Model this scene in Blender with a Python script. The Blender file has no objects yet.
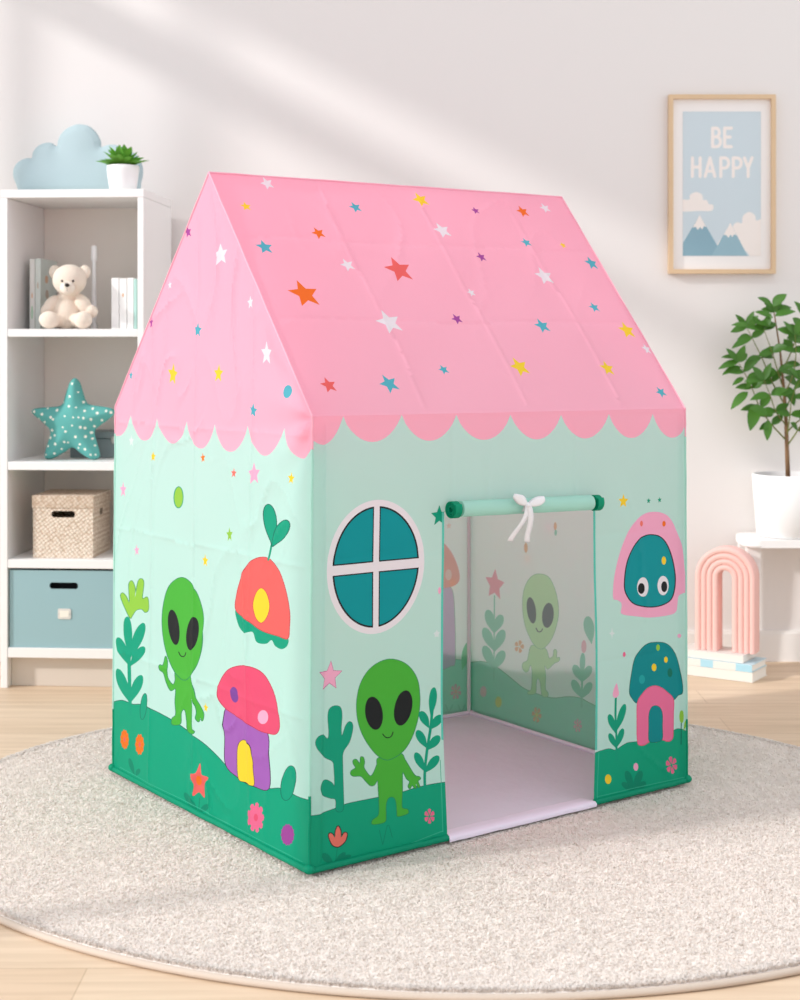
import bpy, bmesh, math, random
import numpy as np
from mathutils import Vector, Matrix, noise
from mathutils.geometry import delaunay_2d_cdt

random.seed(7); rng = np.random.default_rng(7)
S = bpy.context.scene
COL = S.collection
PI = math.pi
R = math.radians
F, CX, CY = 1550.0, 400.0, 342.0          # focal length and horizon of the photograph in its own pixels

# ------------------------------------------------------------------ camera
cam = bpy.data.cameras.new('camera'); camo = bpy.data.objects.new('camera', cam); COL.objects.link(camo)
camo.location = (0, 0, 1.0); camo.rotation_euler = (R(90), 0, 0)
cam.sensor_fit = 'HORIZONTAL'; cam.sensor_width = 36; cam.lens = F*36/800
cam.shift_x = 0; cam.shift_y = -(500-CY)/800
cam.clip_start = .05
cam.dof.use_dof = True; cam.dof.focus_distance = 3.15; cam.dof.aperture_fstop = 6.3
S.camera = camo

# ------------------------------------------------------------------ light
world = bpy.data.worlds.new('world'); S.world = world; world.use_nodes = True
bg = world.node_tree.nodes['Background']; bg.inputs[0].default_value = (.93, .955, 1, 1); bg.inputs[1].default_value = 1.16
sun = bpy.data.lights.new('sun', 'SUN'); suno = bpy.data.objects.new('sun', sun); COL.objects.link(suno)
SUN_DIR = Vector((.85, .33, -.44)).normalized()
suno.rotation_euler = SUN_DIR.to_track_quat('-Z', 'Y').to_euler(); suno.location = (-4, 1, 4)
sun.energy = 2.8; sun.angle = R(3.5); sun.color = (1, .985, .97)
S.view_settings.view_transform = 'Standard'; S.view_settings.look = 'None'
S.view_settings.gamma = 1; S.view_settings.use_curve_mapping = False
S.view_settings.exposure = 0.0
S.cycles.max_bounces = 8; S.cycles.diffuse_bounces = 5
S.cycles.use_denoising = True

# ------------------------------------------------------------------ helpers
def lin(c): return tuple(((v/255)/12.92 if v <= 10 else ((v/255+.055)/1.055)**2.4) for v in c)
MATS = {}
def mat(name, rgb, rough=.6, spec=.3, bump=None, fabric=0, var=0, sheen=0):
    """bump = (scale, strength, distance); fabric = share of light let through; var = (scale, amount) soft colour variation"""
    if name in MATS: return MATS[name]
    m = bpy.data.materials.new(name); m.use_nodes = True; nt = m.node_tree; N = nt.nodes; L = nt.links
    p = N['Principled BSDF']; p.inputs['Base Color'].default_value = (*lin(rgb), 1)
    p.inputs['Roughness'].default_value = rough; p.inputs['Specular IOR Level'].default_value = spec
    if sheen: p.inputs['Sheen Weight'].default_value = sheen
    tc = N.new('ShaderNodeTexCoord')
    if var:
        n = N.new('ShaderNodeTexNoise'); n.inputs['Scale'].default_value = var[0]; n.inputs['Detail'].default_value = 4
        L.new(tc.outputs['Object'], n.inputs['Vector'])
        mx = N.new('ShaderNodeMix'); mx.data_type = 'RGBA'
        c = lin(rgb); mx.inputs['A'].default_value = (*[v*(1-var[1]) for v in c], 1); mx.inputs['B'].default_value = (*[min(1, v*(1+var[1])) for v in c], 1)
        L.new(n.outputs['Fac'], mx.inputs['Factor']); L.new(mx.outputs['Result'], p.inputs['Base Color'])
    if bump:
        n = N.new('ShaderNodeTexNoise'); n.inputs['Scale'].default_value = bump[0]; n.inputs['Detail'].default_value = 5
        L.new(tc.outputs['Object'], n.inputs['Vector'])
        b = N.new('ShaderNodeBump'); b.inputs['Strength'].default_value = bump[1]; b.inputs['Distance'].default_value = bump[2]
        L.new(n.outputs['Fac'], b.inputs['Height']); L.new(b.outputs['Normal'], p.inputs['Normal'])
    if fabric:
        t = N.new('ShaderNodeBsdfTranslucent'); t.inputs[0].default_value = (*lin(rgb), 1)
        ms = N.new('ShaderNodeMixShader'); ms.inputs[0].default_value = fabric
        L.new(p.outputs[0], ms.inputs[1]); L.new(t.outputs[0], ms.inputs[2]); L.new(ms.outputs[0], N['Material Output'].inputs[0])
    MATS[name] = m
    return m

def project(P):
    P = np.asarray(P, float); return np.stack([CX+F*P[..., 0]/P[..., 1], CY+F*(1-P[..., 2])/P[..., 1]], -1)
def at(px, py, d): return Vector(((px-CX)*d/F, d, 1-(py-CY)*d/F))
def gp(px, py, z=0.0):
    d = F*(1-z)/(py-CY); return Vector(((px-CX)*d/F, d, z))

WM = {}
def empty(name, loc, rz=0, label=None, cat=None, group=None, kind=None):
    o = bpy.data.objects.new(name, None); COL.objects.link(o); o.empty_display_size = .05
    o.location = loc; o.rotation_euler = (0, 0, rz)
    WM[o] = Matrix.Translation(loc) @ Matrix.Rotation(rz, 4, 'Z')
    tag(o, label, cat, group, kind); return o
def tag(o, label=None, cat=None, group=None, kind=None):
    for k, v in (('label', label), ('category', cat), ('group', group), ('kind', kind)):
        if v: o[k] = v
    return o
def link(name, me, mats, parent=None, base=None, rz=0, world=True):
    """link a mesh given in world coordinates; base = origin for a top-level thing"""
    o = bpy.data.objects.new(name, me)
    for m in (mats if isinstance(mats, (list, tuple)) else [mats]): me.materials.append(m)
    if parent is not None:
        o.parent = parent; W = WM[parent]; WM[o] = W.copy()
        if world: me.transform(W.inverted())
    elif base is not None:
        W = Matrix.Translation(base) @ Matrix.Rotation(rz, 4, 'Z'); WM[o] = W
        if world: me.transform(W.inverted())
        o.location = base; o.rotation_euler = (0, 0, rz)
    else: WM[o] = Matrix()
    COL.objects.link(o); return o
def fin(bm, name, mats, parent=None, base=None, rz=0, world=True, smooth=False, tf=None, sharp=None):
    if tf is not None: bmesh.ops.transform(bm, matrix=tf, verts=bm.verts)
    bmesh.ops.recalc_face_normals(bm, faces=bm.faces)
    me = bpy.data.meshes.new(name); bm.to_mesh(me); bm.free()
    if smooth:
        me.polygons.foreach_set('use_smooth', [True]*len(me.polygons))
        if sharp: me.set_sharp_from_angle(angle=R(sharp))
    return link(name, me, mats, parent, base, rz, world)
def box(bm, x0, x1, y0, y1, z0, z1, bev=0, seg=2, tf=None, mi=0):
    r = bmesh.ops.create_cube(bm, size=1)
    vs = r['verts']
    for v in vs: v.co = Vector((x0+(v.co.x+.5)*(x1-x0), y0+(v.co.y+.5)*(y1-y0), z0+(v.co.z+.5)*(z1-z0)))
    fs = {f for v in vs for f in v.link_faces}
    if bev:
        es = {e for v in vs for e in v.link_edges}
        g = bmesh.ops.bevel(bm, geom=list(es), offset=bev, segments=seg, affect='EDGES', profile=.5)
        fs = {f for f in bm.faces if f in fs or f in set(g['faces'])}
        vs = list({v for f in fs for v in f.verts})
    for f in fs: f.material_index = mi
    if tf is not None: bmesh.ops.transform(bm, matrix=tf, verts=vs)
    return vs
def tube(bm, pts, rad, seg=10, caps=True, mi=0):
    pts = [Vector(p) for p in pts]; n = len(pts)
    rad = rad if isinstance(rad, (list, tuple)) else [rad]*n
    rings = []; up = None
    for i, p in enumerate(pts):
        t = (pts[min(i+1, n-1)]-pts[max(i-1, 0)]).normalized()
        if up is None: up = Vector((0, 0, 1)) if abs(t.z) < .9 else Vector((1, 0, 0))
        a = (up - t*up.dot(t)).normalized(); b = t.cross(a); up = a
        rings.append([bm.verts.new(p+(a*math.cos(2*PI*k/seg)+b*math.sin(2*PI*k/seg))*rad[i]) for k in range(seg)])
    for i in range(n-1):
        for k in range(seg):
            f = bm.faces.new((rings[i][k], rings[i][(k+1) % seg], rings[i+1][(k+1) % seg], rings[i+1][k])); f.material_index = mi; f.smooth = True
    if caps:
        for r in (rings[0], rings[-1]): bm.faces.new(r).material_index = mi
def lathe(bm, prof, seg=40, c=(0, 0, 0), closed=True):
    rings = []
    for r, z in prof: rings.append([bm.verts.new((c[0]+r*math.cos(2*PI*k/seg), c[1]+r*math.sin(2*PI*k/seg), c[2]+z)) for k in range(seg)] if r > 1e-6 else [bm.verts.new((c[0], c[1], c[2]+z))])
    for a, b in zip(rings, rings[1:]):
        for k in range(seg):
            q = [a[k % len(a)], a[(k+1) % len(a)], b[(k+1) % len(b)], b[k % len(b)]]
            q = list(dict.fromkeys(q))
            if len(q) > 2: bm.faces.new(q)
    if closed:
        for r in (rings[0], rings[-1]):
            if len(r) > 2: bm.faces.new(r)
def ball(bm, c, r, seg=20, rot=None):
    g = bmesh.ops.create_uvsphere(bm, u_segments=seg, v_segments=max(8, seg*2//3), radius=1)
    M = Matrix.Translation(c) @ (rot.to_4x4() if rot else Matrix()) @ Matrix.Diagonal((*(r if hasattr(r, '__len__') else (r, r, r)), 1))
    bmesh.ops.transform(bm, matrix=M, verts=g['verts']); return g['verts']
def prism(bm, poly, y0, y1, tf=None):
    """polygon in x-z pushed from y0 to y1"""
    a = [bm.verts.new((x, y0, z)) for x, z in poly]; b = [bm.verts.new((x, y1, z)) for x, z in poly]
    bm.faces.new(a); bm.faces.new(b[::-1]); n = len(poly)
    for i in range(n): bm.faces.new((a[i], b[i], b[(i+1) % n], a[(i+1) % n]))
    if tf is not None: bmesh.ops.transform(bm, matrix=tf, verts=a+b)
def rounded_rect(x0, x1, z0, z1, r, n=6):
    o = []
    for cx, cz, a0 in ((x1-r, z0+r, -90), (x1-r, z1-r, 0), (x0+r, z1-r, 90), (x0+r, z0+r, 180)):
        for k in range(n+1):
            a = R(a0+90*k/n); o.append((cx+r*math.cos(a), cz+r*math.sin(a)))
    return o

# ------------------------------------------------------------------ printed outlines (2-D)
def smooth_poly(pts, n=6):
    P = np.array(pts, float); m = len(P); out = []
    for i in range(m):
        p0, p1, p2, p3 = P[i-1], P[i], P[(i+1) % m], P[(i+2) % m]
        for k in range(n):
            t = k/n
            out.append(.5*((2*p1)+(-p0+p2)*t+(2*p0-5*p1+4*p2-p3)*t*t+(-p0+3*p1-3*p2+p3)*t**3))
    return np.array(out)
def smooth_line(pts, n=6):
    P = np.array(pts, float); P = np.vstack([2*P[0]-P[1], P, 2*P[-1]-P[-2]]); out = []
    for i in range(1, len(P)-2):
        p0, p1, p2, p3 = P[i-1], P[i], P[i+1], P[i+2]
        for k in range(n):
            t = k/n; out.append(.5*((2*p1)+(-p0+p2)*t+(2*p0-5*p1+4*p2-p3)*t*t+(-p0+3*p1-3*p2+p3)*t**3))
    out.append(P[-2]); return np.array(out)
def area(p): return .5*np.sum(p[:, 0]*np.roll(p[:, 1], -1)-np.roll(p[:, 0], -1)*p[:, 1])
def offset(p, w):
    p = np.asarray(p, float)
    if area(p) < 0: p = p[::-1]
    d = np.roll(p, -1, 0)-np.roll(p, 1, 0); d /= np.linalg.norm(d, axis=1)[:, None]+1e-9
    return p+np.stack([d[:, 1], -d[:, 0]], 1)*w
def ellipse(cx, cy, rx, ry, rot=0, n=28):
    a = np.linspace(0, 2*PI, n, endpoint=False); x, y = rx*np.cos(a), ry*np.sin(a); c, s = math.cos(R(rot)), math.sin(R(rot))
    return np.stack([cx+x*c-y*s, cy+x*s+y*c], 1)
def leaf2(base, tip, w, n=14):
    b, t = np.array(base, float), np.array(tip, float); d = t-b; l = np.linalg.norm(d); d /= l; q = np.array([-d[1], d[0]])
    ts = .5-.5*np.cos(np.linspace(0, PI, n))
    prof = w/2*np.where(ts < .62, np.sin(np.clip(ts/.62, 0, 1)*PI/2)**1.15*.97+.03, np.sqrt(np.clip(1-((ts-.62)/.38)**2, 0, 1)))
    l1 = [b+d*l*t_+q*h for t_, h in zip(ts, prof)]; l2 = [b+d*l*t_-q*h for t_, h in zip(ts[::-1][1:], prof[::-1][1:])]
    return np.array(l1+l2)
def ribbon(pts, w):
    P = np.array(pts, float); d = np.gradient(P, axis=0); d /= np.linalg.norm(d, axis=1)[:, None]+1e-9; q = np.stack([-d[:, 1], d[:, 0]], 1)*w/2
    return np.vstack([P+q, (P-q)[::-1]])
def capsule(a, b, w, n=7):
    a, b = np.array(a, float), np.array(b, float); th = math.atan2(*(b-a)[::-1]); o = []
    for c, t0 in ((b, th-PI/2), (a, th+PI/2)):
        for k in range(n): o.append(c+w/2*np.array([math.cos(t0+PI*k/(n-1)), math.sin(t0+PI*k/(n-1))]))
    return np.array(o)
def star2(r, rot=0, inner=.45):
    return np.array([(math.sin(rot+k*PI/5)*(r if k % 2 == 0 else r*inner), math.cos(rot+k*PI/5)*(r if k % 2 == 0 else r*inner)) for k in range(10)])
def inside(poly, P):
    x, y = P[:, 0], P[:, 1]; r = np.zeros(len(P), bool); px, py = poly[:, 0], poly[:, 1]; qx, qy = np.roll(px, 1), np.roll(py, 1)
    for i in range(len(poly)):
        c = (py[i] > y) != (qy[i] > y)
        if c.any(): r ^= c & (x < (qx[i]-px[i])*(y-py[i])/(qy[i]-py[i]+1e-15)+px[i])
    return r

class Panel:
    """a cloth or paper panel: corners given in 3-D, print traced as outlines that are cut into the panel's own faces"""
    def __init__(s, b0, b1, t1, t0, base, off=0.0):
        s.c = [np.array(v, float) for v in (b0, b1, t1, t0)]
        s.W = (np.linalg.norm(s.c[1]-s.c[0])+np.linalg.norm(s.c[2]-s.c[3]))/2
        s.H = (np.linalg.norm(s.c[3]-s.c[0])+np.linalg.norm(s.c[2]-s.c[1]))/2
        s.shapes = []; s.base = base; s.off = off
        s.outline = np.array([(0, 0), (s.W, 0), (s.W, s.H), (0, s.H)])
        n = np.cross(s.c[1]-s.c[0], s.c[3]-s.c[0]); s.n = n/np.linalg.norm(n)
    def P(s, st):
        u = (st[..., 0]/s.W)[..., None]; v = (st[..., 1]/s.H)[..., None]
        return s.c[0]*(1-u)*(1-v)+s.c[1]*u*(1-v)+s.c[2]*u*v+s.c[3]*(1-u)*v
    def N(s, st):
        u = (st[..., 0]/s.W)[..., None]; v = (st[..., 1]/s.H)[..., None]
        a = (s.c[1]-s.c[0])*(1-v)+(s.c[2]-s.c[3])*v; b = (s.c[3]-s.c[0])*(1-u)+(s.c[2]-s.c[1])*u
        n = np.cross(a, b); return n/np.linalg.norm(n, axis=-1, keepdims=True)
    def st(s, px):
        px = np.atleast_2d(np.asarray(px, float)); x = np.full(px.shape, .5)*(s.W, s.H); h = 1e-4
        for _ in range(14):
            p = project(s.P(x)); e = px-p
            a = (project(s.P(x+(h, 0)))-p)/h; b = (project(s.P(x+(0, h)))-p)/h
            det = a[:, 0]*b[:, 1]-a[:, 1]*b[:, 0]
            x = x+np.clip(np.stack([(e[:, 0]*b[:, 1]-e[:, 1]*b[:, 0])/det, (a[:, 0]*e[:, 1]-a[:, 1]*e[:, 0])/det], 1), -.4, .4)
        return x
    def raw(s, poly, m): s.shapes.append((np.asarray(poly, float), m))
    def add(s, T, poly, m, line=None, w=.6):
        p = np.asarray(poly, float)*(1/T[2])+np.array(T[:2])
        if line: s.raw(s.st(offset(p, w*1.35)), line)
        s.raw(s.st(p), m)
    def sm(s, T, pts, m, line=None, w=.6, n=5): s.add(T, smooth_poly(pts, n), m, line, w)
    def el(s, T, cx, cy, rx, ry, m, rot=0, line=None, w=.6): s.add(T, ellipse(cx, cy, rx, ry, rot), m, line, w)
    def leaves(s, T, L, m, line=None):
        for b, t, w in L: s.add(T, leaf2(b, t, w), m, line)
    def line(s, T, pts, w, m, n=5): s.add(T, ribbon(smooth_line(pts, n), w), m)
    def star(s, T, cx, cy, r, m, rot=0., line=None, vert=True, inner=.45):
        p = np.array([cx, cy])/T[2]+np.array(T[:2]); rp = r/T[2]
        q = s.st([p, p+((0, rp) if vert else (rp, 0))]); rad = np.linalg.norm(q[1]-q[0])
        if line: s.raw(q[0]+star2(rad*1.07+.0006, rot, inner), line)
        s.raw(q[0]+star2(rad, rot, inner), m)
    def flower(s, T, cx, cy, rx, ry, n, m, mc, rot=0):
        for k in range(n):
            a = rot+2*PI*k/n; d = np.array([math.cos(a)*rx, math.sin(a)*ry])
            w = 1.9*PI/n
            pts = [np.array([cx, cy])+.12*d]+[np.array([cx, cy])+f*np.array([math.cos(a+g)*rx, math.sin(a+g)*ry]) for f, g in ((.6, -w*.42), (.92, -w*.34), (1, 0), (.92, w*.34), (.6, w*.42))]
            s.add(T, np.array(pts), m)
        if mc: s.el(T, cx, cy, rx*.24, ry*.24, mc)
    def build(s, name, parent, mats, wr=None, step=.012):
        names = [s.base]; vs = []; es = []
        def ring(p):
            k0 = len(vs); vs.extend(Vector(q) for q in p); n = len(p); es.extend((k0+i, k0+(i+1) % n) for i in range(n))
        o = s.outline; dens = []
        for a, b in zip(o, np.roll(o, -1, 0)):
            k = max(1, int(np.linalg.norm(b-a)/step)); dens += [a+(b-a)*i/k for i in range(k)]
        ring(dens)
        lo, hi = o.min(0), o.max(0)
        for x in np.arange(lo[0]+step/2, hi[0], step):
            for y in np.arange(lo[1]+step/2, hi[1], step): vs.append(Vector((x+rng.uniform(-.1, .1)*step, y+rng.uniform(-.1, .1)*step)))
        for p, m in s.shapes: ring(p)
        r = delaunay_2d_cdt(vs, es, [], 0, 1e-6, False)
        V = np.array([tuple(v) for v in r[0]]); Fc = np.array([f for f in r[2] if len(f) == 3])
        cen = V[Fc].mean(1); keep = inside(o, cen); mi = np.zeros(len(Fc), int)
        for p, m in s.shapes:
            if m not in names: names.append(m)
            b0, b1 = p.min(0), p.max(0)
            c = np.where((cen >= b0).all(1) & (cen <= b1).all(1))[0]
            if len(c): mi[c[inside(p, cen[c])]] = names.index(m)
        if 'HOLE' in names: keep &= mi != names.index('HOLE')
        Fc, mi = Fc[keep], mi[keep]
        used = np.unique(Fc); remap = np.full(len(V), -1); remap[used] = np.arange(len(used)); V = V[used]; Fc = remap[Fc]
        Nn = s.N(V); B = s.P(V)+Nn*s.off
        Nrm = Nn
        if wr:
            edge = np.full(len(V), 9.)
            for a, b in zip(o, np.roll(o, -1, 0)):
                d = b-a; t = np.clip(((V-a)@d)/(d@d), 0, 1); edge = np.minimum(edge, np.linalg.norm(V-(a+t[:, None]*d), axis=1))
            fall = np.clip(edge/.03, 0, 1); fall = fall*fall*(3-2*fall)
            h = 6e-4
            f0 = np.array([wr(x, y) for x, y in V]); fx = np.array([wr(x+h, y) for x, y in V]); fy = np.array([wr(x, y+h) for x, y in V])
            B = B+Nn*(f0*fall)[:, None]
            u = s.P(V+(h, 0))-s.P(V)+Nn*((fx-f0)*fall)[:, None]; v = s.P(V+(0, h))-s.P(V)+Nn*((fy-f0)*fall)[:, None]
            Nrm = np.cross(u, v); Nrm /= np.linalg.norm(Nrm, axis=1)[:, None]
        me = bpy.data.meshes.new(name); me.from_pydata(B.tolist(), [], Fc.tolist())
        me.polygons.foreach_set('material_index', mi.tolist()); me.polygons.foreach_set('use_smooth', [True]*len(Fc))
        me.update()
        W = WM[parent]; Ri = W.to_3x3().inverted()
        ob = link(name, me, [mats(n) if n != 'HOLE' else mats(s.base) for n in names], parent)
        if wr: me.normals_split_custom_set_from_vertices([tuple(Ri @ Vector(q)) for q in Nrm])
        return ob
PXT = (0, 0, 1)

# ================================================================== THE ROOM
WALLY = 4.86
def paint(name, rgb):
    return mat(name, rgb, .75, .2, bump=(90, .06, .002))
m_wall = paint('warm_white_paint', (230, 225, 222))
m_trim = mat('white_trim', (238, 234, 230), .5, .3)
def oak():
    m = bpy.data.materials.new('oak_planks'); m.use_nodes = True; N = m.node_tree.nodes; L = m.node_tree.links; p = N['Principled BSDF']
    tc = N.new('ShaderNodeTexCoord'); br = N.new('ShaderNodeTexBrick'); L.new(tc.outputs['Object'], br.inputs['Vector'])
    br.offset = .37; br.inputs['Scale'].default_value = 1; br.inputs['Brick Width'].default_value = 1.35; br.inputs['Row Height'].default_value = .165
    br.inputs['Mortar Size'].default_value = .0013; br.inputs['Mortar Smooth'].default_value = .3
    br.inputs['Color1'].default_value = (*lin((226, 203, 177)), 1); br.inputs['Color2'].default_value = (*lin((216, 190, 162)), 1); br.inputs['Mortar'].default_value = (*lin((196, 170, 142)), 1)
    mp = N.new('ShaderNodeMapping'); mp.inputs['Scale'].default_value = (1.2, 16, 1); L.new(tc.outputs['Object'], mp.inputs['Vector'])
    n = N.new('ShaderNodeTexNoise'); n.inputs['Scale'].default_value = 2.2; n.inputs['Detail'].default_value = 8; n.inputs['Distortion'].default_value = .8; L.new(mp.outputs[0], n.inputs['Vector'])
    cr = N.new('ShaderNodeValToRGB'); cr.color_ramp.elements[0].position = .3; cr.color_ramp.elements[0].color = (.80, .76, .71, 1); cr.color_ramp.elements[1].position = .65; cr.color_ramp.elements[1].color = (1, 1, 1, 1)
    L.new(n.outputs['Fac'], cr.inputs[0])
    mx = N.new('ShaderNodeMix'); mx.data_type = 'RGBA'; mx.blend_type = 'MULTIPLY'; mx.inputs['Factor'].default_value = .8
    L.new(br.outputs['Color'], mx.inputs['A']); L.new(cr.outputs[0], mx.inputs['B']); L.new(mx.outputs['Result'], p.inputs['Base Color'])
    p.inputs['Roughness'].default_value = .48; p.inputs['Specular IOR Level'].default_value = .3
    b = N.new('ShaderNodeBump'); b.inputs['Strength'].default_value = .15; b.inputs['Distance'].default_value = .002; L.new(n.outputs['Fac'], b.inputs['Height']); L.new(b.outputs[0], p.inputs['Normal'])
    return m
LX, RX, FY = -1.95, 2.6, -.6
bm = bmesh.new(); box(bm, LX-.12, RX, FY, WALLY+.1, -.08, 0); tag(fin(bm, 'floor', oak()), kind='structure')
bm = bmesh.new(); box(bm, LX-.12, RX, WALLY, WALLY+.1, 0, 3.9); tag(fin(bm, 'wall_back', m_wall), kind='structure')
bm = bmesh.new()
box(bm, LX, RX, WALLY-.012, WALLY, 0, .088); box(bm, LX, RX, WALLY-.008, WALLY, .088, .096)
tag(fin(bm, 'baseboard_back', m_trim), kind='structure')
# the wall on the left is mostly one big window that lets the sun in
WHEAD = 2.785
bm = bmesh.new()
box(bm, LX-.12, LX, 4.66, WALLY, 0, 3.9); box(bm, LX-.12, LX, FY, 4.66, WHEAD, 3.9); box(bm, LX-.12, LX, FY, 0, 0, WHEAD)
tag(fin(bm, 'wall_left', m_wall), kind='structure')
bm = bmesh.new()
for y0, y1, z0, z1 in ((4.60, 4.66, 0, WHEAD), (0, .06, 0, WHEAD), (0, 4.66, WHEAD-.30, WHEAD-.16), (4.30, 4.34, 0, WHEAD), (4.52, 4.555, 0, WHEAD), (0, 4.66, 0, .06), (2.1, 2.14, 0, WHEAD)):
    box(bm, LX-.08, LX-.04, y0, y1, z0, z1)
tag(fin(bm, 'window_1', m_trim), kind='structure')

# ================================================================== RUG
RC, RA, RB, RANG = Vector((.0753, 3.2932, 0)), 1.0905, .9377, math.atan2(.218, -.976)
def rugp(t, k=1.0, z=0.0, dr=0.0):
    x, y = (RA*k+dr)*math.cos(t), (RB*k+dr)*math.sin(t); c, s = math.cos(RANG), math.sin(RANG)
    return Vector((RC.x+x*c-y*s, RC.y+x*s+y*c, z))
m_rug = mat('cream_pile', (245, 239, 233), .95, .05, bump=(260, .3, .003))
m_pile = mat('cream_pile_yarn', (246, 240, 235), .95, .05, fabric=.5)
m_bind = mat('beige_binding', (203, 188, 174), .8, .1, bump=(300, .4, .002))
rug = empty('round_rug', RC, 0, 'large round cream plush rug under the play tent', 'rug')
bm = bmesh.new(); n = 160
rings = [[bm.verts.new(rugp(2*PI*k/n, 1, z, dr)) for k in range(n)] for dr, z in ((-.004, .001), (-.003, .009), (-.012, .0125), (-.04, .0135), (-.3, .0135))]
for a, b in zip(rings, rings[1:]):
    for k in range(n): bm.faces.new((a[k], a[(k+1) % n], b[(k+1) % n], b[k]))
bm.faces.new(rings[-1]); fin(bm, 'rug_backing', m_rug, rug, smooth=True)
bm = bmesh.new()
tube(bm, [rugp(2*PI*k/n, 1, .0065) for k in range(n+1)], .0062, 8, caps=False); fin(bm, 'edge_binding', m_bind, rug, smooth=True)
def pile():
    M = 400000
    rr = np.sqrt(rng.uniform(0, 1, M)); th = rng.uniform(0, 2*PI, M)
    k = rng.uniform(0, 1, M) < .06; rr[k] = 1-rng.uniform(0, .012, k.sum())
    x, y = (RA-.007)*rr*np.cos(th), (RB-.007)*rr*np.sin(th); c, s = math.cos(RANG), math.sin(RANG)
    base = np.stack([x*c-y*s, x*s+y*c, np.full(M, .010)], 1)
    a = rng.uniform(0, 2*PI, M); d = np.stack([np.cos(a), np.sin(a), np.zeros(M)], 1)
    q = np.stack([-np.sin(a), np.cos(a), np.zeros(M)], 1)
    w = rng.uniform(.0011, .0018, M)[:, None]; h = rng.uniform(.0055, .0078, M); l = rng.uniform(.002, .0065, M)[:, None]
    z = np.zeros((M, 3)); z[:, 2] = h
    p0, p1 = base-q*w, base+q*w
    m0, m1 = base-q*w+d*l*.35+z*.8, base+q*w+d*l*.35+z*.8
    e0, e1 = base-q*w*.7+d*l*1.1+z, base+q*w*.7+d*l*1.1+z
    V = np.stack([p0, p1, m1, m0, e1, e0], 1).reshape(-1, 3)
    i = np.arange(M)[:, None]*6
    L = np.concatenate([i+0, i+1, i+2, i+3, i+3, i+2, i+4, i+5], 1).reshape(-1)
    me = bpy.data.meshes.new('pile'); me.vertices.add(len(V)); me.vertices.foreach_set('co', V.ravel())
    me.loops.add(len(L)); me.loops.foreach_set('vertex_index', L.astype(np.int32)); me.polygons.add(M*2)
    me.polygons.foreach_set('loop_start', np.arange(0, len(L), 4, dtype=np.int32)); me.polygons.foreach_set('use_smooth', np.ones(M*2, bool))
    me.update(calc_edges=True); me.validate()
    o = link('pile', me, m_pile, rug, world=False); o['kind'] = 'stuff'
pile()

# ================================================================== PLAY TENT
Z0 = .022
Cb, Lb, Rb, Bb = gp(309, 874, Z0), gp(113, 771, Z0), gp(687, 782.5, Z0), gp(471, 713.5, Z0)
Ce, Le, Re = at(312.5, 416.5, Cb.y), at(115.5, 406, Lb.y), at(685, 408.5, Rb.y)
Be = Vector((Bb.x, Bb.y, (Le.z+Re.z)/2))
PC = {'mint': (194, 235, 223), 'pink': (255, 184, 204), 'hill': (2, 168, 128), 'hilldk': (2, 142, 110), 'edge': (12, 110, 92), 'alien': (76, 184, 60), 'alienline': (40, 140, 96),
      'black': (30, 34, 36), 'plant': (6, 164, 128), 'teal': (0, 154, 160), 'white': (240, 238, 242), 'starpink': (250, 178, 208), 'pinkline': (206, 96, 150),
      'orange': (246, 134, 40), 'coral': (246, 124, 110), 'yellow': (250, 218, 52), 'hotpink': (240, 110, 150), 'red': (236, 84, 120), 'redline': (200, 60, 70),
      'purple': (168, 100, 188), 'dkpurple': (128, 70, 160), 'lime': (150, 208, 70), 'blue': (84, 184, 200), 'grape': (166, 74, 160), 'brick': (240, 104, 100),
      'dkgreen': (8, 120, 100), 'stitch': (64, 190, 154), 'tangerine': (244, 116, 30), 'aqua': (96, 208, 188), 'cap': (0, 144, 148), 'house': (244, 120, 164), 'spark': (222, 240, 236), 'seafoam': (30, 170, 170)}
def cloth(nm): return mat('print_'+nm, PC[nm], .5, .25, bump=(70, .10, .002), fabric=.42)
def cloth_thin(nm): return mat('thin_print_'+nm, PC[nm], .5, .35, fabric=.7)
def lining(nm): return mat('reverse_'+nm, LC[nm], .7, .15, bump=(70, .10, .002), fabric=.5)
LC = {'grey': (250, 244, 245), 'hill': (190, 225, 213), 'hilldk': (174, 212, 198), 'alien': (214, 231, 199), 'line': (170, 200, 180), 'dark': (150, 150, 154), 'plant': (182, 217, 203), 'pink': (246, 200, 210), 'coral': (248, 188, 184),
      'lilac': (226, 198, 222), 'yellow': (240, 222, 160), 'orange': (244, 198, 174), 'pale': (250, 216, 214), 'rose': (250, 186, 198), 'leaf': (164, 212, 180)}
def nz(x, y, s=0): return noise.noise(Vector((x, y, s)))
def crease(d, w): return math.exp(-abs(d)/w)
def net(x, y, sx, sy, k):
    """soft network of sharp-crested wrinkles"""
    a = abs(nz(x*sx+.35*nz(x*3, y*3, k+1), y*sy+.35*nz(x*3, y*3, k+2), k)); return max(0, 1-a*7)**2
def wr_front(x, y):
    v = .006*nz(x*3.2, y*2.2, 1)+.0022*nz(x*9, y*6, 2)
    v += .007*(1/(1+math.exp((x-.026)/.0022)))                        # pole sleeve along the corner
    v += .007*(1/(1+math.exp((FW-.018-x)/.0022)))
    for x0 in (.33, .66): v += .0012*crease(x-x0-.004*nz(y*5, x0), .004)
    for y0 in (.30, .57): v -= .0010*crease(y-y0-.004*nz(x*4, y0), .004)
    v -= .0028*crease(y-FH+.012, .010)
    return v+.005*net(x+.4*y, y-.4*x, 4, 2, 30)*max(0, nz(x*2.5, y*2.5, 8)+.15)
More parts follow.
